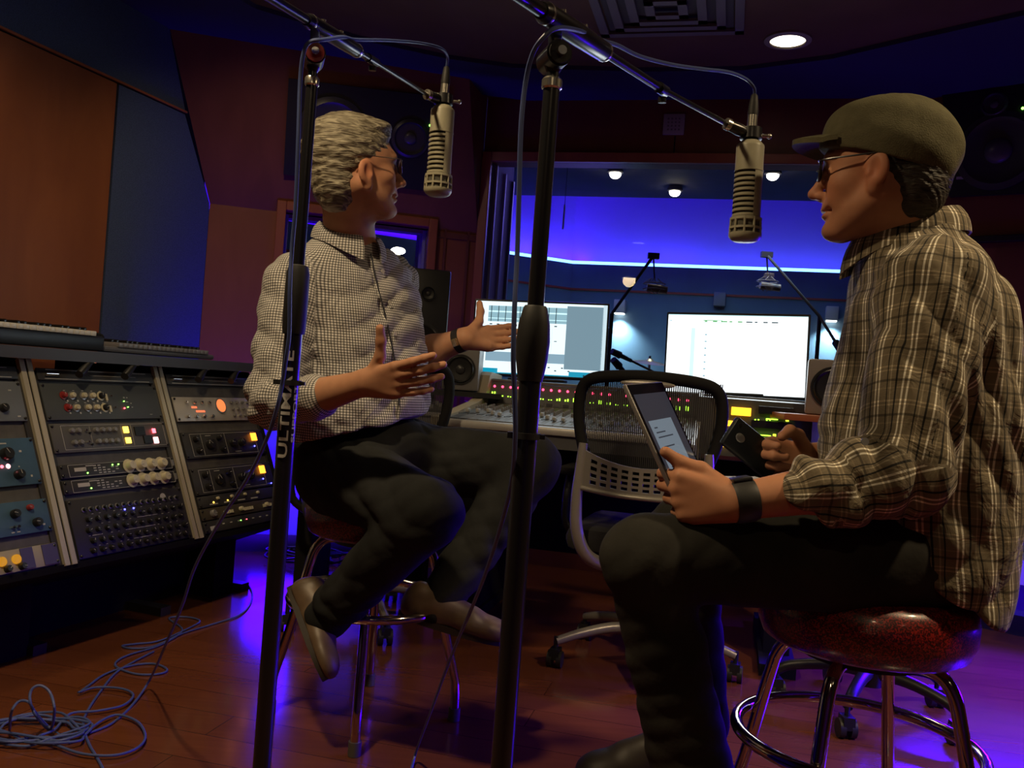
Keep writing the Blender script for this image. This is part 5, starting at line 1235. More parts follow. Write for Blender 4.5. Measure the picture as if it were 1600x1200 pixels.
cable('floor_cable', 'blue cable strewn along the floor from the racks towards the man in the checked shirt', [FL(*p) for p in [(385, 910), (394, 926), (390, 945), (372, 962), (330, 976), (285, 990), (240, 1010), (205, 1013), (191, 1009), (212, 1006), (250, 1001), (298, 980), (312, 970), (292, 964), (264, 966), (285, 985), (250, 1008), (205, 1022), (184, 1032), (182, 1042), (212, 1053), (248, 1053), (261, 1046), (240, 1037), (205, 1040), (165, 1053), (140, 1070), (125, 1081)]], n=6)
cable('floor_cable', 'blue cable crossing the open floor in wide loops below the racks', [FL(*p) for p in [(240, 1018), (205, 1036), (180, 1052), (160, 1076), (140, 1105), (130, 1130), (138, 1160), (155, 1190), (175, 1230)]], n=6)
cable('floor_cable', 'blue cable lying in a wide oval loop beside the coil', [FL(*p, .010) for p in [(122, 1082), (150, 1074), (190, 1076), (208, 1086), (192, 1102), (150, 1111), (110, 1115), (85, 1140), (60, 1152), (90, 1165), (130, 1178), (180, 1180), (215, 1168), (227, 1150), (215, 1128), (185, 1117), (160, 1125), (130, 1145), (95, 1152), (50, 1152), (10, 1160), (-30, 1168)]], n=6)
pts = []; rg = random.Random(3)
for k in range(46):
    a = k * .68; rr = 1 + .22 * math.sin(k * 1.7) ; c = FL(58 + 7 * math.sin(k * .31), 1148 + 4 * math.cos(k * .5), 0)
    pts.append(c + np.array([.105 * rr * math.cos(a), .075 * rr * math.sin(a), .006 + .012 * abs(math.sin(k * .9))]))
cable('cable_coil', 'messy coil of blue cable on the floor in the lower left corner', pts, n=5)
c_ = FL(22, 1150); cable('cable_coil', 'two standing loops of blue cable rising from the coil on the floor', [FL(15, 1140), P(18, 1112, 2.05), P(30, 1096, 2.07), P(46, 1098, 2.07), P(56, 1118, 2.06), FL(78, 1140), P(85, 1110, 2.05), P(78, 1082, 2.07), P(62, 1071, 2.07), P(48, 1080, 2.06), P(50, 1105, 2.05), FL(75, 1135), FL(110, 1160)], n=6)
pts = []
for k in range(30):
    a = k * .9; c = FL(478, 878, 0); pts.append(c + np.array([(.16 + .05 * math.sin(k * 2.1)) * math.cos(a), (.10 + .04 * math.cos(k * 1.3)) * math.sin(a), .006 + .05 * abs(math.sin(k * .7))]))
cable('cable_coil', 'tangle of thin dark cables on the blue lit floor behind the left stand', pts, .005, BLACK, 5)

# ---- gear seen in the live room
def live_boom(label, top, elbow, base, tip_m, cw=None):
    t = thing('live_room_stand', label, 'microphone stand', z(P(*base), 0)); m = mat('live_stand', (.05, .04, .05), .4)
    a, e, bs_ = P(*top), P(*elbow), P(*base)
    b = MB(); b.cyl(z(bs_, 0.0), z(bs_, e[2]), .014, 10); b.build('post', m, t, world=True)
    e2 = z(bs_, e[2]); b = MB(); b.tube([a, e2], .011, 8)
    if cw is not None: c = P(*cw); b.tube([e2, c], .010, 8)
    b.build('boom', m, t, world=True)
    if cw is not None: b = MB(); b.tube([P(*cw) * .8 + e2 * .2, P(*cw)], .024, 12); b.build('counterweight', BLACK, t, world=True)
    b = MB(); b.box(a, (.08, .04, .04)); b.build('boom_head', m, t, world=True)
    for k in range(3): aa = k * 2 * PI / 3; b = MB(); b.tube([z(bs_, .08), z(bs_, .01) + np.array([.3 * math.cos(aa), .3 * math.sin(aa), 0])], .012, 8); b.build('leg', m, t, world=True)
    # condenser microphone in a spider shock mount, hung from the boom head
    mm = thing('condenser_microphone', tip_m, 'microphone', a - UP * .13); c = a + np.array([.02, 0, -.21]) * 1.0
    b = MB(); b.tube([a, c + UP * .05], .006, 8); b.build('drop_rod', m, mm, world=True)
    b = MB(); n = 24
    for hh in (-.02, .02): b.tube([c + np.array([.075 * math.cos(2 * PI * i / n), .075 * math.sin(2 * PI * i / n), hh]) for i in range(n)], .004, 6, closed=True)
    for k in range(6):
        aa = k * PI / 3; b.tube([c + np.array([.075 * math.cos(aa), .075 * math.sin(aa), .02]), c + np.array([.025 * math.cos(aa + .5), .025 * math.sin(aa + .5), .055])], .003, 5); b.tube([c + np.array([.075 * math.cos(aa), .075 * math.sin(aa), -.02]), c + np.array([.025 * math.cos(aa + .5), .025 * math.sin(aa + .5), -.05])], .003, 5)
    b.build('shock_mount', mat('shock_grey', (.28, .25, .28), .4), mm, world=True)
    b = MB(); b.tube([c - np.array([.0, 0, .03]) + np.array([-.05, 0, .02]), c + np.array([.09, 0, -.02])], .028, 16); b.build('capsule_body', mat('capsule_bronze', (.30, .22, .18), .35, metal=.4), mm, world=True)
live_boom('tall boom stand in the live room just right of the left monitor', (1021, 400, 6.1), (957, 490, 6.1), (951, 560, 6.1), 'left condenser microphone in a spider mount seen through the window')
live_boom('tall boom stand with a counterweight seen through the window by the plaid shirt', (1198, 398, 6.3), (1283, 495, 5.9), (1276, 560, 5.9), 'right condenser microphone in a spider mount seen through the window', (1312, 545, 5.7))
t = thing('cymbal', 'brass cymbal of the drum kit seen between the two monitors', 'cymbal', z(P(1015, 566, 6.9), 0)); c = P(1015, 566, 6.9)
b = MB(); b.lathe([(0, .03), (.02, .028), (.035, .012), (.14, -.004), (.15, -.007), (.14, -.007), (.03, .008)], o=c, axis=nrm([.05, -.12, 1]), seg=36, caps=False); b.build('plate', mat('brass', (.75, .55, .25), .3, metal=.9), t, world=True)
b = MB(); b.cyl(z(c, 0), c + UP * .05, .010, 8); b.build('cymbal_stand', CHR, t, world=True)
for i, (q0, q1, lab) in enumerate((((956, 549, 6.0), (1040, 590, 6.2), 'black microphone on a boom pointing up left of the cymbal'), ((958, 562, 5.6), (985, 592, 5.7), 'lower small black microphone near the left monitor edge'))):
    a, b_ = P(*q0), P(*q1); d = nrm(b_ - a); t = thing('drum_microphone', lab, 'microphone', b_)
    b = MB(); b.tube([a, a + d * .07, a + d * .075, a + d * .17], [.022, .026, .017, .013], 12); b.build('mic_body', BLACK, t, world=True)
    b = MB(); b.tube([a + d * .15, b_], .008, 8); b.cyl(z(b_, 0), b_, .010, 8); b.build('boom_pole', BLACK, t, world=True)
# ================================================================== THE TWO MEN
def skin_mat(name, c, rough=.58):
    m = mat(name, c, rough, spec=.3); nt = m.node_tree; b = nt.nodes['Principled BSDF']
    a = nt.nodes.new('ShaderNodeAttribute'); a.attribute_name = 'tint'; n = nt.nodes.new('ShaderNodeTexNoise'); n.inputs['Scale'].default_value = 45; n.inputs['Detail'].default_value = 5
    r = nt.nodes.new('ShaderNodeValToRGB'); r.color_ramp.elements[0].color = (.82, .76, .74, 1); r.color_ramp.elements[1].color = (1.1, 1.1, 1.08, 1)
    tc = nt.nodes.new('ShaderNodeTexCoord'); mx = nt.nodes.new('ShaderNodeMix'); mx.data_type = 'RGBA'; mx.blend_type = 'MULTIPLY'; mx.inputs[0].default_value = 1
    m2 = nt.nodes.new('ShaderNodeMix'); m2.data_type = 'RGBA'; m2.blend_type = 'MULTIPLY'; m2.inputs[0].default_value = 1; m2.inputs[6].default_value = (*c, 1)
    L = nt.links.new; L(tc.outputs['Object'], n.inputs['Vector']); L(n.outputs[0], r.inputs[0]); L(a.outputs['Color'], mx.inputs[6]); L(r.outputs[0], mx.inputs[7]); L(mx.outputs[2], m2.inputs[7]); L(m2.outputs[2], b.inputs['Base Color'])
    b.inputs['Subsurface Weight'].default_value = .12; b.inputs['Subsurface Radius'].default_value = (.01, .004, .002); b.inputs['Subsurface Scale'].default_value = .6
    return m
def cloth_mat(name, kind):
    m = mat(name, (.5, .5, .5), .85, spec=.15, sheen=.1); nt = m.node_tree; b = nt.nodes['Principled BSDF']; L = nt.links.new
    a = nt.nodes.new('ShaderNodeAttribute'); a.attribute_name = 'cloth'; sx = nt.nodes.new('ShaderNodeSeparateXYZ'); L(a.outputs['Vector'], sx.inputs[0])
    def fr_(sock, per, off=0.0):
        q = nt.nodes.new('ShaderNodeMath'); q.operation = 'MULTIPLY_ADD'; q.inputs[1].default_value = 1 / per; q.inputs[2].default_value = 50 + off; L(sock, q.inputs[0])
        f = nt.nodes.new('ShaderNodeMath'); f.operation = 'FRACT'; L(q.outputs[0], f.inputs[0]); return f.outputs[0]
    def ramp(sock, stops):
        r = nt.nodes.new('ShaderNodeValToRGB'); r.color_ramp.interpolation = 'CONSTANT'; e = r.color_ramp.elements
        while len(e) < len(stops): e.new(.5)
        for k, (p, c) in enumerate(stops): e[k].position = p; e[k].color = (*c, 1) if not np.isscalar(c) else (c, c, c, 1)
        L(sock, r.inputs[0]); return r.outputs[0]
    if kind == 'check':
        # small two-tone check: light ground, dark lines both ways
        A = ramp(fr_(sx.outputs[0], .0064), [(0, 1), (.54, .33)]); B = ramp(fr_(sx.outputs[1], .0064), [(0, 1), (.54, .33)])
        mx = nt.nodes.new('ShaderNodeMix'); mx.data_type = 'RGBA'; mx.blend_type = 'MULTIPLY'; mx.inputs[0].default_value = 1; L(A, mx.inputs[6]); L(B, mx.inputs[7])
        m2 = nt.nodes.new('ShaderNodeMix'); m2.data_type = 'RGBA'; m2.blend_type = 'MULTIPLY'; m2.inputs[0].default_value = 1; m2.inputs[6].default_value = (.72, .70, .68, 1); L(mx.outputs[2], m2.inputs[7]); out = m2.outputs[2]
    else:
        T, W, K, M_ = (.155, .125, .082), (.60, .56, .46), (.018, .016, .013), (.26, .22, .155)
        U = ramp(fr_(sx.outputs[0], .050), [(0, T), (.09, W), (.15, T), (.24, W), (.30, T), (.46, K), (.52, T), (.66, M_), (.70, T), (.78, K), (.82, T)])
        V = ramp(fr_(sx.outputs[1], .055), [(0, 1.0), (.10, 1.7), (.15, 1.0), (.22, 1.7), (.26, 1.0), (.50, .45), (.57, 1.0), (.74, 1.35), (.78, 1.0)])
        mx = nt.nodes.new('ShaderNodeMix'); mx.data_type = 'RGBA'; mx.blend_type = 'MULTIPLY'; mx.inputs[0].default_value = 1; L(U, mx.inputs[6]); L(V, mx.inputs[7]); out = mx.outputs[2]
    L(out, b.inputs['Base Color'])
    tc = nt.nodes.new('ShaderNodeTexCoord'); n = nt.nodes.new('ShaderNodeTexNoise'); n.inputs['Scale'].default_value = 14; n.inputs['Detail'].default_value = 4; n.inputs['Distortion'].default_value = 1.2; L(tc.outputs['Object'], n.inputs['Vector'])
    bp = nt.nodes.new('ShaderNodeBump'); bp.inputs['Strength'].default_value = .55; bp.inputs['Distance'].default_value = .02; L(n.outputs[0], bp.inputs['Height']); L(bp.outputs[0], b.inputs['Normal'])
    return m
def hair_mat(name, dark, light, rough=.55):
    m = mat(name, dark, rough, spec=.4); nt = m.node_tree; b = nt.nodes['Principled BSDF']; L = nt.links.new; tc = nt.nodes.new('ShaderNodeTexCoord')
    mp = nt.nodes.new('ShaderNodeMapping'); mp.inputs['Scale'].default_value = (14, 40, 95); mp.inputs['Rotation'].default_value = (0, .5, 0); n = nt.nodes.new('ShaderNodeTexNoise'); n.inputs['Scale'].default_value = 1.6; n.inputs['Detail'].default_value = 6; n.inputs['Distortion'].default_value = 1.0
    r = nt.nodes.new('ShaderNodeValToRGB'); r.color_ramp.elements[0].color = (*dark, 1); r.color_ramp.elements[1].color = (*light, 1); r.color_ramp.elements[0].position = .38; r.color_ramp.elements[1].position = .66
    L(tc.outputs['Object'], mp.inputs[0]); L(mp.outputs[0], n.inputs['Vector']); L(n.outputs[0], r.inputs[0]); L(r.outputs[0], b.inputs['Base Color'])
    bp = nt.nodes.new('ShaderNodeBump'); bp.inputs['Strength'].default_value = .9; bp.inputs['Distance'].default_value = .006; L(n.outputs[0], bp.inputs['Height']); L(bp.outputs[0], b.inputs['Normal']); return m
def denim(name, c): return mat(name, c, .9, spec=.15, var=.35, vscale=9, bump=.35, bscale=16)

class Head:
    def __init__(s, o, f, pitch=0.0, sc=1.0):
        f = nrm([f[0], f[1], 0]); s.X = nrm(f * math.cos(pitch) + UP * math.sin(pitch)); s.Y = np.array([-f[1], f[0], 0]); s.Z = np.cross(s.X, s.Y); s.o = np.asarray(o, float); s.k = sc; s.A = np.array([s.X, s.Y, s.Z])
    def w(s, x, y, z_): return s.o + s.k * (s.X * x + s.Y * y + s.Z * z_)
    def loc(s, p): return ((p - s.o) @ s.A.T) / s.k
    def E(s, c, r, rot=None):
        A = s.A
        if rot is not None:
            ax, an = rot; R_ = np.array(Matrix.Rotation(an, 3, 'XYZ'[ax])); A = R_ @ s.A
        return Ell(s.w(*c), np.asarray(r) * s.k, A)
    def C(s, a, b, ra, rb): return Cone(s.w(*a), s.w(*b), ra * s.k, rb * s.k, uv=False)
    def sculpt(s, S, smile=1.0, heavy=0.0, ez=0.0):
        S.u(s.E((-.012, 0, .022), (.096, .076, .080)), k=.01)
        S.u(s.E((.030, 0, -.012), (.060, .060, .075)), s.E((.028, 0, -.072), (.055, .050 + heavy, .045)), k=.03)
        for y in (-1, 1):
            S.u(s.C((-.002, y * (.052 + heavy), -.055), (.060, y * .020, -.108), .018, .016), k=.025)
            S.u(s.E((.056, y * .040, -.034), (.024, .020, .020)), k=.02)
            if smile: S.u(s.E((.064, y * .033, -.058), (.017, .014, .017)), k=.014)
        S.u(s.E((.073, 0, -.108), (.019, .021, .016)), k=.016)
        S.u(s.C((.081, -.028, .014), (.081, .028, .014), .011, .011), k=.016)
        for y in (-1, 1): S.cut(s.E((.094, y * .031, -.008), (.015, .016, .012)), k=.012)
        for y in (-1, 1): S.u(s.E((.073, y * .030, -.009), (.0125, .0135, .0115)), k=.004)
        S.u(s.C((.086, 0, .002), (.109, 0, -.039), .0070, .0088), k=.012); S.u(s.E((.107, 0, -.042), (.0125, .0095, .0085)), k=.008)
        for y in (-1, 1): S.u(s.E((.095, y * .010, -.047), (.011, .0075, .0070)), k=.007)
        S.u(s.E((.082, 0, -.068), (.011, .026, .014)), k=.014)
        S.u(s.E((.0855, 0, -.0720), (.0095, .022, .0048)), s.E((.084, 0, -.0825), (.0095, .020, .0052)), k=.006)
        S.cut(s.E((.094, 0, -.0772), (.012, .028, .0016)), k=.004)
        for y in (-1, 1): S.cut(s.E((.079, y * .029, -.075), (.012, .007, .003)), k=.006)
        for y in (-1, 1):
            S.u(s.E((.002, y * .079, -.018 + ez), (.021, .0085, .029), (2, y * .40)), s.E((.006, y * .075, -.046 + ez), (.011, .0070, .015)), k=.006)
            S.cut(s.E((.008, y * .088, -.018 + ez), (.010, .007, .018)), k=.005)
            S.u(s.E((.014, y * .077, -.026 + ez), (.005, .006, .007)), k=.004)
    def tint(s, V):
        q = s.loc(V); c = np.ones((len(V), 3)); x, y, z_ = q[:, 0], np.abs(q[:, 1]), q[:, 2]
        def blend(m, col): c[:] = c * (1 - m[:, None]) + np.asarray(col) * m[:, None]
        head = (np.linalg.norm(q, axis=1) < .18)
        g = lambda cx, cy, cz, r: np.exp(-(((x - cx) ** 2 + (y - cy) ** 2 + (z_ - cz) ** 2) / r ** 2)) * head
        blend(.35 * g(.07, .035, -.045, .025), (1.25, .72, .62)); blend(.3 * g(.11, 0, -.043, .015), (1.2, .7, .62)); blend(.4 * g(.005, .08, -.025, .03), (1.2, .68, .58))
        lip = head & (x > .078) & (y < .021) & (z_ > -.088) & (z_ < -.068); blend(lip * .35, (.95, .55, .50))
        blend(.8 * np.exp(-((z_ - .024) / .005) ** 2) * (head & (x > .068) & (y > .012) & (y < .045)), (.35, .27, .22))
        e = head & (np.sqrt((x - .073) ** 2 + (y - .030) ** 2 + (z_ + .009) ** 2) < .0150) & (x > .078) & (np.abs(z_ + .009) < .006); blend(e * 1.0, (1.5, 1.6, 1.6))
        ir = e & (np.sqrt((y - .030) ** 2 + (z_ + .009) ** 2) < .0058); blend(ir * 1.0, (.15, .12, .1))
        blend(.25 * (head & (z_ < -.075) & (x > .0) & ~lip), (.80, .74, .72))
        return c

def hand(S, wr, f, s_, left, curls, spread=0.0, thumb=((.55, .80, .10), (.75, .55, .25), (.85, .35, .30)), sc=1.0, r_w=.026):
    """wr: wrist point, f: direction of the fingers, s_: thumb side; the palm normal follows from the handedness"""
    f = nrm(f); s_ = nrm(np.asarray(s_, float) - f * (f @ np.asarray(s_, float))); n = np.cross(f, s_) if left else np.cross(s_, f)
    W = lambda a, b, c: wr + sc * (f * a + s_ * b + n * c)
    tips = []
    S.u(Cone(wr, W(.022, 0, 0), r_w, .024 * sc, .78, n, uv=False), k=.015)
    for i, off in enumerate((.029, .010, -.010, -.029)):
        kx = (.088, .092, .087, .079)[i]
        S.u(Cone(W(.012, off * .45, 0), W(kx, off, -.002), .0155 * sc, .0118 * sc, uv=False), k=.012)
    S.u(Cone(W(.02, -.020, .004), W(.062, -.030, .004), .013 * sc, .012 * sc, uv=False), k=.012)
    for i, off in enumerate((.029, .010, -.010, -.029)):
        kx = (.088, .092, .087, .079)[i]; Ls = [(.043, .026, .020), (.048, .030, .021), (.044, .028, .021), (.034, .021, .018)][i]
        cu = curls[i]; p = W(kx, off, -.002); th = 0; sp = spread * (off / .029); r = (.0098, .0100, .0095, .0084)[i] * sc; prev = r * 1.08
        for k in range(3):
            th += cu[k]; d = nrm((f * math.cos(sp) + s_ * math.sin(sp)) * math.cos(th) + n * math.sin(th)); q = p + d * Ls[k] * sc; rn = r * (.96, .90, .80)[k]
            S.u(Cone(p, q, prev, rn, uv=False), k=.0045); p = q; prev = rn
        tips.append(p)
    p = W(.020, .018, .006); Lt = (.046, .034, .028); rr = (.0155, .0118, .0108, .0092)
    for k in range(3):
        d = nrm(f * thumb[k][0] + s_ * thumb[k][1] + n * thumb[k][2]); q = p + d * Lt[k] * sc; S.u(Cone(p, q, rr[k] * sc, rr[k + 1] * sc, uv=False), k=.007); p = q
    tips.append(p); return tips, (f, s_, n)

def collar(parent, name, c, f, l, rx, ry, tilt, hgt, m, gap=.35, front_drop=.03, flare=1.2):
    f = nrm(f); l = nrm(l); n = 48; out = []; uv = []; b = MB(); rows = 5; offs = (0.0, .0035)
    idx = {}
    for s_i, of in enumerate(offs):
        for i in range(n + 1):
            th = gap + (2 * PI - 2 * gap) * i / n; fr_ = max(0, math.cos(th)) ** 2
            for j in range(rows + 1):
                t = j / rows; k = 1 + (flare - 1) * t + of / rx; zz_ = c[2] - tilt * math.cos(th) - (hgt + front_drop * fr_) * t + (.004 * math.sin(PI * t) if s_i else 0)
                bul = (1 + .04 * math.sin(PI * t)); p = np.array([c[0], c[1], 0]) + (l * math.sin(th) * rx + f * math.cos(th) * ry) * k * bul; p[2] = zz_
                idx[(s_i, i, j)] = len(out); out.append(p); uv.append((th * rx * 1.1, zz_ * 1.0 + .0, 0))
    fs = []
    for s_i in (0, 1):
        for i in range(n):
            for j in range(rows): fs.append([idx[(s_i, i, j)], idx[(s_i, i + 1, j)], idx[(s_i, i + 1, j + 1)], idx[(s_i, i, j + 1)]])
    for i in range(n):
        for j in (0, rows): fs.append([idx[(0, i, j)], idx[(0, i + 1, j)], idx[(1, i + 1, j)], idx[(1, i, j)]])
    for i in (0, n):
        for j in range(rows): fs.append([idx[(0, i, j)], idx[(0, i, j + 1)], idx[(1, i, j + 1)], idx[(1, i, j)]])
    b.add(out, fs); return b.build(name, m, parent, world=True, attrs={'cloth': uv})

def shoe(parent, heel, toe, up, m_up, m_sole, L=.285, sc=1.0):
    """heel, toe: world points on the sole; up: direction away from the sole"""
    f = nrm(toe - heel); up = nrm(up - f * (up @ f)); s_ = np.cross(up, f); A = np.array([f, s_, up]); W = lambda a, b, c: heel + (f * a + s_ * b + up * c) * sc
    S = Solid(); E = lambda c, r: Ell(W(*c), np.asarray(r) * sc, A)
    S.u(Cone(W(.035, 0, .035), W(.10, 0, .036), .036 * sc, .036 * sc), E((.195, .004, .030), (.085, .046, .032)), E((.245, .006, .026), (.045, .040, .026)), Cone(W(.05, 0, .058), W(.042, 0, .068), .034 * sc, .034 * sc), Cone(W(.09, 0, .065), W(.18, 0, .045), .034 * sc, .03 * sc), k=.025)
    S.cut(Half(W(0, 0, .012), up), k=.003); o = S.build('shoe', m_up, parent, .0035)
    b = MB(); prof = []
    for i in range(28):
        a = 2 * PI * i / 28; x = .145 + .147 * math.cos(a); w_ = .036 + .011 * max(0, (x - .12) / .16) if x < .25 else .044 - .02 * ((x - .25) / .045) ** 2; prof.append(W(x, .003 + w_ * math.sin(a), 0))
    b.prism(prof, up * .016 * sc); b.build('sole', m_sole, o, world=True); return o

SK1 = skin_mat('skin_tan', (.50, .26, .155)); SK2 = skin_mat('skin_ruddy', (.47, .225, .13))
CHECK = cloth_mat('check_cotton', 'check'); PLAID = cloth_mat('plaid_cotton', 'plaid')
DEN1 = denim('dark_denim', (.021, .022, .022)); DEN2 = denim('charcoal_denim', (.026, .025, .022))

# ------------------------------------------------------------------ man in the checked shirt
man = thing('person', 'seated man with grey hair and glasses in a checked shirt, hands spread open', 'person', (ST1[0], ST1[1], .605))
f1 = nrm([.766, -.643, 0]); l1 = np.array([-f1[1], f1[0], 0])
def station(px, py, d, rx, ry, o): q = P(px, py, d); v = q - o; return q[2], v
def stations(rows, o, X, Y):
    out = []
    for (px, py, d, rx, ry) in rows: q = P(px, py, d); v = q - o; out.append((q[2], v @ X, v @ Y, rx, ry))
    return sorted(out)
o1 = np.array([ST1[0], ST1[1], 0.0])
h1 = Head(P(556, 258, 2.14), (.915, .40), .14, 1.03)
body = Solid(); h1.sculpt(body, 1.0, .004, -.012)
body.u(Cone(h1.w(-.028, 0, -.045), P(548, 385, 2.25), .058, .066, uv=False), k=.03)
st = stations([(548, 392, 2.27, .10, .07), (548, 420, 2.28, .16, .085), (550, 470, 2.28, .16, .10), (558, 560, 2.28, .15, .11), (562, 640, 2.28, .13, .095), (564, 720, 2.30, .13, .09)], o1, l1, f1)
body.u(Loft(o1, l1, f1, UP, st), k=.03)
Rs, Re, Rw = P(455, 445, 2.14), P(428, 640, 2.06), P(570, 598, 1.905)
Ls, Le, Lw = P(615, 435, 2.44), P(628, 566, 2.50), P(727, 529, 2.42)
body.u(Cone(Rs, Re, .05, .043, uv=False), k=.02); body.u(Cone(Re, Re * .55 + Rw * .45, .045, .043, uv=False), Cone(Re * .55 + Rw * .45, Rw, .043, .027, uv=False), k=.02)
body.u(Cone(Ls, Le, .05, .043, uv=False), k=.02); body.u(Cone(Le, Le * .5 + Lw * .5, .044, .042, uv=False), Cone(Le * .5 + Lw * .5, Lw, .042, .029, uv=False), k=.02)
hand(body, Rw, P(672, 588, 1.83) - Rw, UP * 1 + np.array([-.05, -.35, 0]), False, [(.12, .18, .12), (.25, .22, .15), (.32, .28, .18), (.30, .30, .2)], .12, ((.62, .72, .05), (.32, .92, .0), (.22, .97, -.05)), 1.0)
hand(body, Lw, P(803, 527, 2.52) - Lw, UP * .85 + np.array([0, .55, 0]), True, [(.05, .10, .08), (.10, .12, .1), (.14, .16, .1), (.16, .2, .1)], .06, ((.72, .58, .1), (.42, .88, .05), (.25, .95, -.05)), 1.0)
hipR, kneeR, ankR = P(535, 738, 2.24), P(668, 800, 1.96), P(512, 962, 2.18)
hipL, kneeL, ankL = P(600, 722, 2.40), P(828, 726, 2.36), P(684, 945, 2.27)
for a_, b_, c_ in ((hipR, kneeR, ankR), (hipL, kneeL, ankL)):
    body.u(Cone(a_, b_, .075, .052, uv=False), Cone(b_, c_, .05, .032, uv=False), k=.02)
body.build('body', SK1, man, .0028, 1, tint=h1.tint)
# hair
hr = Solid(); hr.u(h1.E((-.020, 0, .034), (.105, .084, .088)), h1.E((-.046, 0, -.030), (.064, .067, .084)), k=.02)
hr.u(h1.E((.048, 0, .082), (.042, .055, .024)), k=.02)
hr.cut(h1.E((.108, 0, -.036), (.056, .12, .104)), k=.006); hr.cut(h1.E((.046, 0, -.100), (.060, .12, .080)), k=.006); hr.cut(h1.E((-.060, 0, -.155), (.10, .1, .040)), k=.01)
hr.cut(h1.E((.006, .085, -.038), (.022, .02, .036)), h1.E((.006, -.085, -.038), (.022, .02, .036)), k=.005)
hr.disp = lambda p: -.0012 * np.sin((p - h1.o) @ (h1.X * 60 + h1.Z * 260) + 2.5 * np.sin((p - h1.o) @ (h1.X * 40 + h1.Y * 30 + h1.Z * 20))) - .0008 * np.sin((p - h1.o) @ (h1.X * 90 + h1.Y * 300 + h1.Z * 420) + 3 * np.sin((p - h1.o) @ (h1.X * 55)))
o = hr.build('hair', hair_mat('grey_blond_hair', (.085, .068, .045), (.42, .38, .28)), man, .0026)
# glasses
def glasses(par, h, m, rim, r=.0012, lens=True, w=.026, hh=.017):
    b = MB(); rims = []
    for y in (-1, 1):
        c = (.100, y * .033, -.008); pts = [h.w(c[0] - .006 * abs(math.cos(a)) * (1 if math.cos(a) * y > 0 else .2), c[1] + w * .95 * math.cos(a), c[2] + hh * math.sin(a) * (1 if math.sin(a) > 0 else 1.0)) for a in [2 * PI * i / 20 for i in range(20)]]
        b.tube(pts, rim, 6, closed=True); rims.append(pts)
        b.tube(spline([h.w(.094, y * .058, -.001), h.w(.088, y * .069, .002), h.w(.04, y * .080, .004), h.w(-.010, y * .083, .006), h.w(-.026, y * .080, -.010)], 4), r, 6)
    b.tube(spline([h.w(.100, -.009, -.003), h.w(.107, 0, .0), h.w(.100, .009, -.003)], 4), r, 6)
    g = b.build('glasses', m, par, world=True)
    b = MB()
    for pts in rims: b.add(pts, [list(range(len(pts)))])
    b.build('lens', glass_mat('lens_glass', (.85, .88, .95), 1.7), g, world=True, smooth=False); return g
glasses(man, h1, mat('wire_frame', (.12, .10, .09), .3, metal=.7), .0012, .0011)
# shirt
sh = Solid()
st1 = stations([(548, 382, 2.27, .085, .078), (548, 397, 2.27, .145, .095), (550, 415, 2.28, .185, .105), (550, 440, 2.28, .20, .118), (553, 480, 2.28, .203, .132), (557, 530, 2.28, .198, .142), (560, 580, 2.28, .193, .150), (562, 630, 2.28, .192, .153), (562, 668, 2.28, .196, .156), (563, 692, 2.29, .20, .160)], o1, l1, f1)
LF1 = Loft(o1, l1, f1, UP, st1, 2.2); sh.u(LF1, k=.01)
sh.u(Cone(P(458, 446, 2.14), P(428, 625, 2.06), .073, .060, ref=(0, 1, 0)), k=.035); sh.u(Cone(P(428, 628, 2.06), P(476, 624, 2.0), .060, .050, ref=(0, 0, 1)), k=.02)
sh.u(Cone(P(470, 626, 2.008), P(493, 621, 1.985), .052, .053, ref=(0, 0, 1)), k=.004)
sh.u(Cone(P(612, 440, 2.44), P(628, 560, 2.50), .070, .058, ref=(0, 1, 0)), k=.035); sh.u(Cone(P(628, 562, 2.50), P(650, 553, 2.49), .058, .052, ref=(0, 0, 1)), k=.02)
fw = folds([((.7, .2, .7), 55, 1.0), ((-.6, .3, .8), 42, 1.0), ((.2, -.5, .9), 85, .45)], .0050, 3); arm_c = P(440, 600, 2.06)
def dsp(p):
    d = fw(p); near = np.exp(-((p - arm_c) ** 2).sum(1) / .02); return d * (.8 + .7 * near)
sh.disp = dsp
hq0, hq1 = P(455, 694, 2.15), P(664, 650, 2.15); hn = np.cross(nrm(hq1 - hq0), np.array([0, 1.0, .02])); hn = hn if hn[2] < 0 else -hn
sh.cut(Half(hq0, -hn), k=.006)
# front opening: overlap edge and groove
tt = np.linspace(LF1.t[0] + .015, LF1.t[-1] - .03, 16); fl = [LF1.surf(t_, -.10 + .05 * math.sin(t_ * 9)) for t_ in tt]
for a_, b_ in zip(fl[:-1], fl[1:]): sh.cut(Cone(a_, b_, .0055, .0055, uv=False), k=.003)
shirt = sh.build('shirt', CHECK, man, .0042, 1, cloth=True)
b = MB()
pe = [q + f1 * .0035 + l1 * .004 for q in fl[3:]]; b = MB(); b.tube(pe, .0021, 6); b.build('placket_shadow_line', mat('placket_shadow', (.02, .02, .028), .8), shirt, world=True)  # dark tube standing in for the shadow gap along the placket
for t_ in np.linspace(LF1.t[0] + .13, LF1.t[-1] - .07, 5): p = LF1.surf(t_, .02); b = MB(); b.lathe([(.0055, 0), (.0055, .002)], o=p + f1 * .004, axis=f1, seg=12); b.build('button', mat('shirt_button', (.6, .58, .5), .3), shirt, world=True)
collar(shirt, 'collar', P(547, 361, 2.235) + UP * .002, f1, l1, .073, .078, .024, .040, CHECK, .30, .022, 1.24)
jn = Solid(); jn.u(Ell(P(566, 722, 2.32), (.172, .140, .118), np.array([l1, f1, UP])), Ell(P(602, 694, 2.30), (.13, .115, .085), np.array([l1, f1, UP])), k=.04)
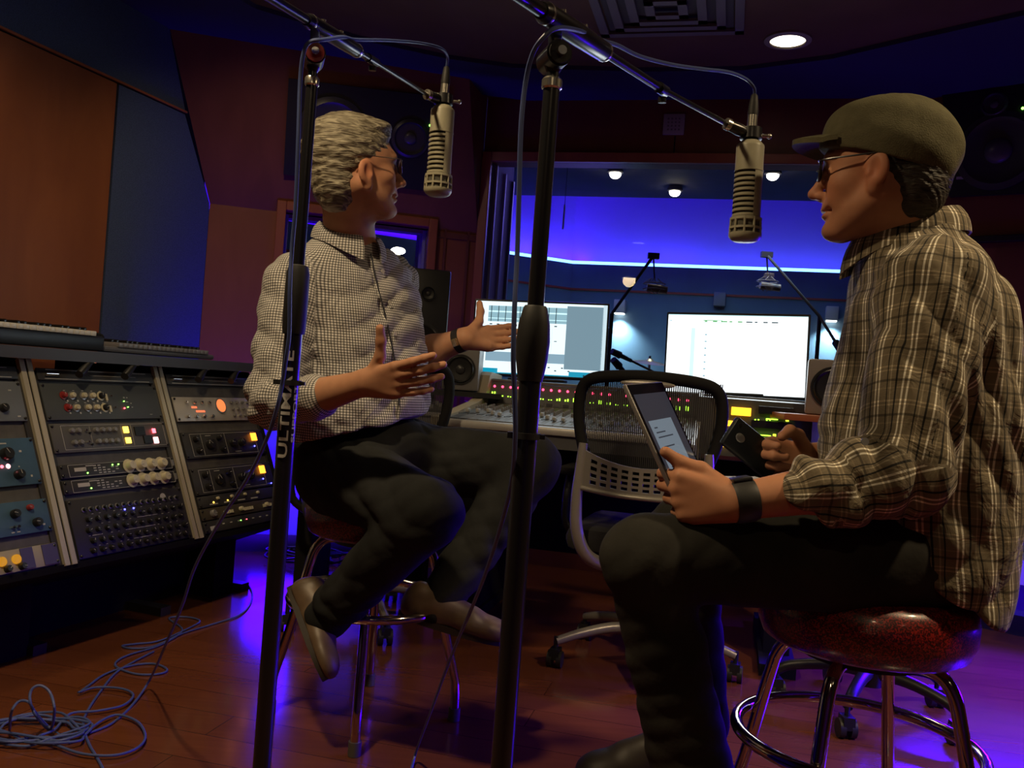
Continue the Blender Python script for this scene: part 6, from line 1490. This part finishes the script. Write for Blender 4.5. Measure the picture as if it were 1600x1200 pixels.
jn.u(Cone(P(530, 738, 2.24), kneeR, .112, .078), Cone(P(604, 720, 2.40), kneeL, .110, .080), k=.04); jn.u(Cone(kneeR, ankR, .076, .058), Cone(kneeL, ankL, .078, .058), k=.02)
jn.cut(Cone(ankR, ankR + nrm(ankR - kneeR) * .08, .044, .044)); jn.disp = folds([((.75, .1, .65), 34, 1.0), ((-.4, .3, .9), 70, .45), ((.9, .3, .1), 26, .5)], .0038, 8)
jn.build('jeans', DEN1, man, .0050)
SHO = mat('brown_leather', (.13, .085, .05), .45, var=.25, vscale=25); SOL = mat('shoe_sole', (.03, .022, .016), .6)
shoe(man, P(448, 918, 2.22), P(497, 1048, 2.10), np.array([.96, .02, .25]), SHO, SOL, sc=.90)
shoe(man, P(622, 962, 2.26), P(778, 1006, 2.24), UP, SHO, SOL)
# wrist watch on the far arm
wd_ = nrm(Lw - Le); c = Lw - wd_ * .018; b = MB(); b.lathe([(.0300, -.010), (.0335, -.010), (.0335, .010), (.0300, .010)], o=c, axis=wd_, seg=28); w_ = b.build('wrist_watch', mat('watch_strap', (.02, .017, .015), .4), man, world=True)
b = MB(); tc_ = nrm((cC - c) - wd_ * ((cC - c) @ wd_)); b.box(c + tc_ * .034, (.018, .006, .022), axes=(wd_, tc_, np.cross(wd_, tc_)), bev=.002); b.build('buckle', mat('gold_buckle', (.7, .55, .3), .25, metal=.9), w_, world=True)

# ------------------------------------------------------------------ man in the plaid shirt and cap
man2 = thing('person', 'seated man in plaid shirt and olive cap holding a tablet and a phone', 'person', (ST2[0], ST2[1], .605))
f2 = nrm([-.94, .34, 0]); l2 = np.array([-f2[1], f2[0], 0]); o2 = np.array([ST2[0], ST2[1], 0.0])
h2 = Head(P(1378, 264, 1.57), (-.90, .435), .0, 1.03)
body = Solid(); h2.sculpt(body, 1.0, .004)
body.u(Cone(h2.w(-.028, 0, -.04), P(1420, 400, 1.63), .061, .070, uv=False), k=.03)
st = stations([(1425, 402, 1.63, .10, .07), (1438, 435, 1.64, .16, .09), (1450, 500, 1.64, .16, .11), (1440, 620, 1.64, .16, .135), (1430, 720, 1.64, .16, .14), (1430, 860, 1.64, .15, .13)], o2, l2, f2)
body.u(Loft(o2, l2, f2, UP, st), k=.03)
Ns, Ne, Nw = P(1462, 450, 1.47), P(1405, 745, 1.40), P(1152, 784, 1.385)
Fs, Fe, Fw = P(1392, 445, 1.80), P(1352, 700, 1.86), P(1270, 719, 1.745)
body.u(Cone(Ns, Ne, .055, .046, uv=False), k=.02); body.u(Cone(Ne, Ne * .55 + Nw * .45, .042, .039, uv=False), Cone(Ne * .55 + Nw * .45, Nw, .039, .0285, uv=False), k=.02)
body.u(Cone(Fs, Fe, .052, .046, uv=False), k=.02); body.u(Cone(Fe, Fw, .046, .030, uv=False), k=.02)
hand(body, Nw, P(1040, 772, 1.42) - Nw, UP, True, [(.75, 1.25, .7), (.95, 1.3, .7), (1.05, 1.3, .7), (1.1, 1.3, .7)], .0, ((.70, .45, .12), (.90, .22, -.12), (.80, .50, -.22)), 1.03, .028)
hand(body, Fw, P(1165, 712, 1.715) - Fw, UP * 1 + np.array([.25, 0, 0]), False, [(.55, 1.05, .6), (.75, 1.25, .8), (.85, 1.35, .8), (.95, 1.35, .8)], .0, ((.62, .62, .35), (.80, .25, .5), (.75, -.35, .45)), 1.02, .03)
hipN, kneeN, ankN = P(1412, 865, 1.55), P(1008, 872, 1.43), P(1090, 1245, 1.47)
hipF, kneeF, ankF = P(1372, 845, 1.80), P(1064, 838, 1.73), P(1092, 1130, 1.80)
for a_, b_, c_ in ((hipN, kneeN, ankN), (hipF, kneeF, ankF)): body.u(Cone(a_, b_, .075, .048, uv=False), Cone(b_, c_, .046, .032, uv=False), k=.02)
body.build('body', SK2, man2, .0028, 1, tint=h2.tint)
hr = Solid(); hr.u(h2.E((-.022, 0, .020), (.096, .079, .084)), h2.E((-.050, 0, -.028), (.058, .068, .070)), k=.02)
hr.cut(h2.E((.10, 0, -.030), (.080, .12, .11)), k=.006); hr.cut(h2.E((.030, 0, -.075), (.062, .12, .070)), k=.006); hr.cut(h2.E((-.060, 0, -.138), (.10, .1, .042)), k=.01)
hr.cut(h2.E((.006, .085, -.028), (.022, .02, .034)), h2.E((.006, -.085, -.028), (.022, .02, .034)), k=.005)
hr.disp = lambda p: -.001 * np.sin(p @ np.array([300, 210, 500.0]))
hr.build('hair', hair_mat('short_dark_hair', (.018, .014, .010), (.05, .04, .03)), man2, .0028)
OLV = mat('olive_twill', (.115, .105, .062), .9, spec=.1, var=.12, vscale=60, bump=.25, bscale=400)
cp = Solid(); cp.u(h2.E((-.012, 0, .028), (.113, .089, .096)), k=.01); cp.u(h2.E((.03, 0, .06), (.066, .062, .052)), k=.03)
cp.cut(Half(h2.w(.098, 0, .034), (h2.Z * 1 + h2.X * -.30)), k=.003)
cp.cut(h2.E((-.012, 0, .012), (.100, .079, .094)), k=.003)
cp.disp = lambda p: -.0016 * np.abs(np.sin(np.arctan2(h2.loc(p)[:, 1], h2.loc(p)[:, 0] + .01) * 3)) ** .3 + .0012 * np.sin(p @ np.array([40, 30, 90.0]))
cap_o = cp.build('cap', OLV, man2, .0028)
b = MB(); nx, ny = 14, 18; vs = []
for s_i, off in enumerate((0, .009)):
    for i in range(nx + 1):
        for j in range(ny + 1):
            u = -1 + 2 * j / ny; t = i / nx; rr = .072 * t; a = u * 1.25; bx = .052 + .048 * math.cos(a); by = .080 * math.sin(a); tx = .152 - .060 * abs(u) ** 2.4; ty = .074 * u
            x = bx * (1 - t) + tx * t; y = by * (1 - t) + ty * t; vs.append(h2.w(x, y, .048 - .004 * t * t - .012 * (y / .07) ** 2 + off))
idx = lambda s_i, i, j: s_i * (nx + 1) * (ny + 1) + i * (ny + 1) + j; fs = []
for i in range(nx):
    for j in range(ny):
        for s_i in (0, 1): fs.append([idx(s_i, i, j), idx(s_i, i + 1, j), idx(s_i, i + 1, j + 1), idx(s_i, i, j + 1)])
for j in range(ny): fs.append([idx(0, nx, j), idx(0, nx, j + 1), idx(1, nx, j + 1), idx(1, nx, j)])
for i in range(nx):
    for j in (0, ny): fs.append([idx(0, i, j), idx(0, i + 1, j), idx(1, i + 1, j), idx(1, i, j)])
b.add(vs, fs); b.build('brim', OLV, cap_o, world=True)
b = MB(); b.ell(h2.w(-.012, 0, .124), (.009 * 1, .009, .005), 14, 8); b.build('top_button', OLV, cap_o, world=True)
glasses(man2, h2, mat('dark_frame', (.02, .02, .022), .3), .0022, .0018)
# shirt
sh = Solid()
st2 = stations([(1424, 368, 1.63, .085, .075), (1432, 388, 1.63, .140, .094), (1440, 410, 1.64, .185, .112), (1448, 450, 1.64, .205, .134), (1452, 520, 1.64, .205, .150), (1446, 580, 1.64, .205, .160), (1440, 640, 1.64, .205, .172), (1434, 700, 1.64, .205, .176), (1434, 760, 1.64, .205, .174), (1438, 830, 1.64, .205, .165), (1440, 900, 1.64, .205, .150), (1438, 985, 1.64, .200, .128)], o2, l2, f2)
LF2 = Loft(o2, l2, f2, UP, st2, 2.3); sh.u(LF2, k=.01)
sh.u(Cone(P(1462, 455, 1.48), P(1412, 725, 1.40), .084, .070, ref=(0, 1, 0)), k=.04); sh.u(Cone(P(1408, 738, 1.40), P(1300, 768, 1.387), .073, .058, ref=(0, 0, 1)), k=.02)
sh.u(Cone(P(1305, 766, 1.387), P(1268, 768, 1.385), .060, .055, ref=(0, 0, 1)), k=.003)
sh.u(Cone(P(1392, 448, 1.80), P(1356, 690, 1.86), .078, .062, ref=(0, 1, 0)), Cone(P(1356, 690, 1.86), P(1322, 705, 1.80), .062, .050, ref=(0, 0, 1)), k=.03)
hp0, hp1 = P(1290, 800, 1.5), P(1540, 968, 1.5); hn = np.cross(nrm(hp1 - hp0), l2); hn = hn if hn[2] < 0 else -hn
sh.cut(Half(hp0, -hn), k=.008)
fw2 = folds([((.8, .1, .5), 46, 1.0), ((-.7, .3, .6), 38, 1.0), ((.9, .0, .15), 60, .6)], .0055, 21); elb = P(1370, 745, 1.40)
sh.disp = lambda p: fw2(p) * (.75 + .9 * np.exp(-((p - elb) ** 2).sum(1) / .012))
shirt2 = sh.build('shirt', PLAID, man2, .0042, 1, cloth=True)
collar(shirt2, 'collar', P(1414, 350, 1.615), f2, l2, .080, .086, .030, .046, PLAID, .28, .028, 1.24)
b = MB()
yk = [LF2.surf(z_, a) for a, z_ in [(-PI + .1 + i * .11, LF2.t[-1] - .088 - .012 * math.sin(i * .2)) for i in range(0, 30)]]
b = MB(); b.lathe([(.006, 0), (.006, .0025)], o=P(1351, 690, 1.345), axis=np.array([0, -1, .2]), seg=12); b.build('sleeve_button', mat('grey_button', (.2, .2, .2), .4), shirt2, world=True)
jn = Solid(); jn.u(Ell(P(1425, 862, 1.66), (.180, .150, .115), np.array([l2, f2, UP])), k=.02)
jn.u(Cone(P(1408, 868, 1.55), kneeN, .105, .068), Cone(P(1372, 852, 1.79), kneeF, .10, .070), k=.035); jn.u(Cone(kneeN, P(1040, 1010, 1.445), .067, .062), Cone(P(1040, 1010, 1.445), ankN, .062, .070), Cone(kneeF, ankF, .068, .060), k=.02)
jn.disp = folds([((.35, .1, .9), 44, .8), ((-.5, .2, .8), 75, .45), ((.8, .4, .2), 24, .4)], .0026, 13)
jn.build('jeans', DEN2, man2, .0050)
shoe(man2, P(1130, 1335, 1.50), P(930, 1350, 1.46), UP, SHO, SOL); shoe(man2, P(1120, 1200, 1.80), P(985, 1215, 1.78), UP, mat('dark_leather', (.04, .03, .025), .5), SOL)
wd_ = nrm(Nw - Ne); c = Nw - wd_ * .010; b = MB(); b.lathe([(.0300, -.017), (.0325, -.018), (.0345, -.012), (.0345, .012), (.0325, .018), (.0300, .017)], o=c, axis=wd_, seg=28); w_ = b.build('wrist_band', mat('black_silicone', (.012, .012, .013), .55), man2, world=True)
tc_ = nrm(UP - wd_ * (UP @ wd_)); b = MB(); b.box(c + tc_ * .034, (.032, .008, .03), axes=(wd_, tc_, np.cross(wd_, tc_)), bev=.003); b.build('watch_case', BLACK, w_, world=True)

# ---- things in their hands
A, B_, Cq = P(974, 601, 1.45), P(1031, 597, 1.615), P(1040, 737, 1.435)
X = nrm(B_ - A); Y = nrm((Cq - A) - X * ((Cq - A) @ X)); N = np.cross(X, Y); N = N if N @ (np.array([1.6, .5, 1.0]) - A) > 0 else -N
tw, tl = np.linalg.norm(B_ - A), .245; c = A + X * tw / 2 + Y * tl / 2
t = thing('tablet_computer', 'silver edged tablet showing a document, held up by the man in the cap', 'tablet', c)
b = MB(); b.box(c, (tw, tl, .008), axes=(X, Y, N), bev=.003); b.build('back_shell', mat('tablet_aluminium', (.42, .41, .40), .3, metal=.7), t, world=True)
b = MB(); b.box(c + N * .0042, (tw - .006, tl - .006, .0012), axes=(X, Y, N)); b.build('bezel', mat('tablet_black_glass', (.012, .012, .015), .05, spec=.8), t, world=True, smooth=False)
S = lambda u, v, o=0: c + X * (u - .5) * (tw - .022) + Y * (v - .5) * (tl - .042) + N * (.0049 + o)
b = MB(); b.quad(S(0, 0), S(1, 0), S(1, 1), S(0, 1)); b.quad(S(.08, .24, .0002), S(.80, .24, .0002), S(.80, 1.0, .0002), S(.08, 1.0, .0002), mi=1)
for i in range(15):
    v = .30 + i * .043; u1_ = .26 + .46 * ((i * 7) % 5) / 5
    if i % 4 != 3: b.quad(S(.16, v, .0004), S(u1_, v, .0004), S(u1_, v + .012, .0004), S(.16, v + .012, .0004), mi=2)
b.build('screen', [glow('tablet_screen_dim', (.10, .10, .13), .35), glow('tablet_page', (.42, .52, .62), .42), glow('tablet_text', (.12, .15, .2), .3)], t, world=True, smooth=False)
for m_ in ('tablet_screen_dim', 'tablet_page', 'tablet_text'): MATS[m_].node_tree.nodes['Principled BSDF'].inputs['Roughness'].default_value = .05; MATS[m_].node_tree.nodes['Principled BSDF'].inputs['Coat Weight'].default_value = 1
a_, b_ = P(1134, 668, 1.655), P(1216, 734, 1.70); X = nrm(b_ - a_); N = nrm(cC - a_); N = nrm(N - X * (N @ X) + UP * .25); N = nrm(N - X * (N @ X)); Y = np.cross(N, X)
t = thing('phone', 'phone in a thick black case held by the man in the cap', 'phone', (a_ + b_) / 2)
c = (a_ + b_) / 2; b = MB(); b.box(c, (.132, .062, .016), axes=(X, Y, N), bev=.006); b.build('case', mat('phone_case', (.012, .016, .022), .35), t, world=True)
b = MB(); e = c - X * .040; b.ell(e + N * .008, (.011, .008, .0015), 20, 8, axes=(X, Y, N)); b.build('oval_badge', mat('silver_badge', (.35, .35, .36), .35, metal=.5), t, world=True)
b = MB(); b.ell(c - X * .055 + Y * .018 + N * .0082, (.005, .005, .001), 12, 6, axes=(X, Y, N)); b.build('camera_lens', BLACK, t, world=True)
c = P(1160, 750, 1.60); t_ = MB(); t_.box(c, (.10, .14, .0015), axes=(nrm([1, .1, .05]), nrm([-.1, 1, -.02]), UP)); o = t_.build('paper_sheet', mat('paper', (.7, .7, .68), .7), None, smooth=False); tag(o, 'white paper sheet edge showing behind the wrist with the black band', 'paper')
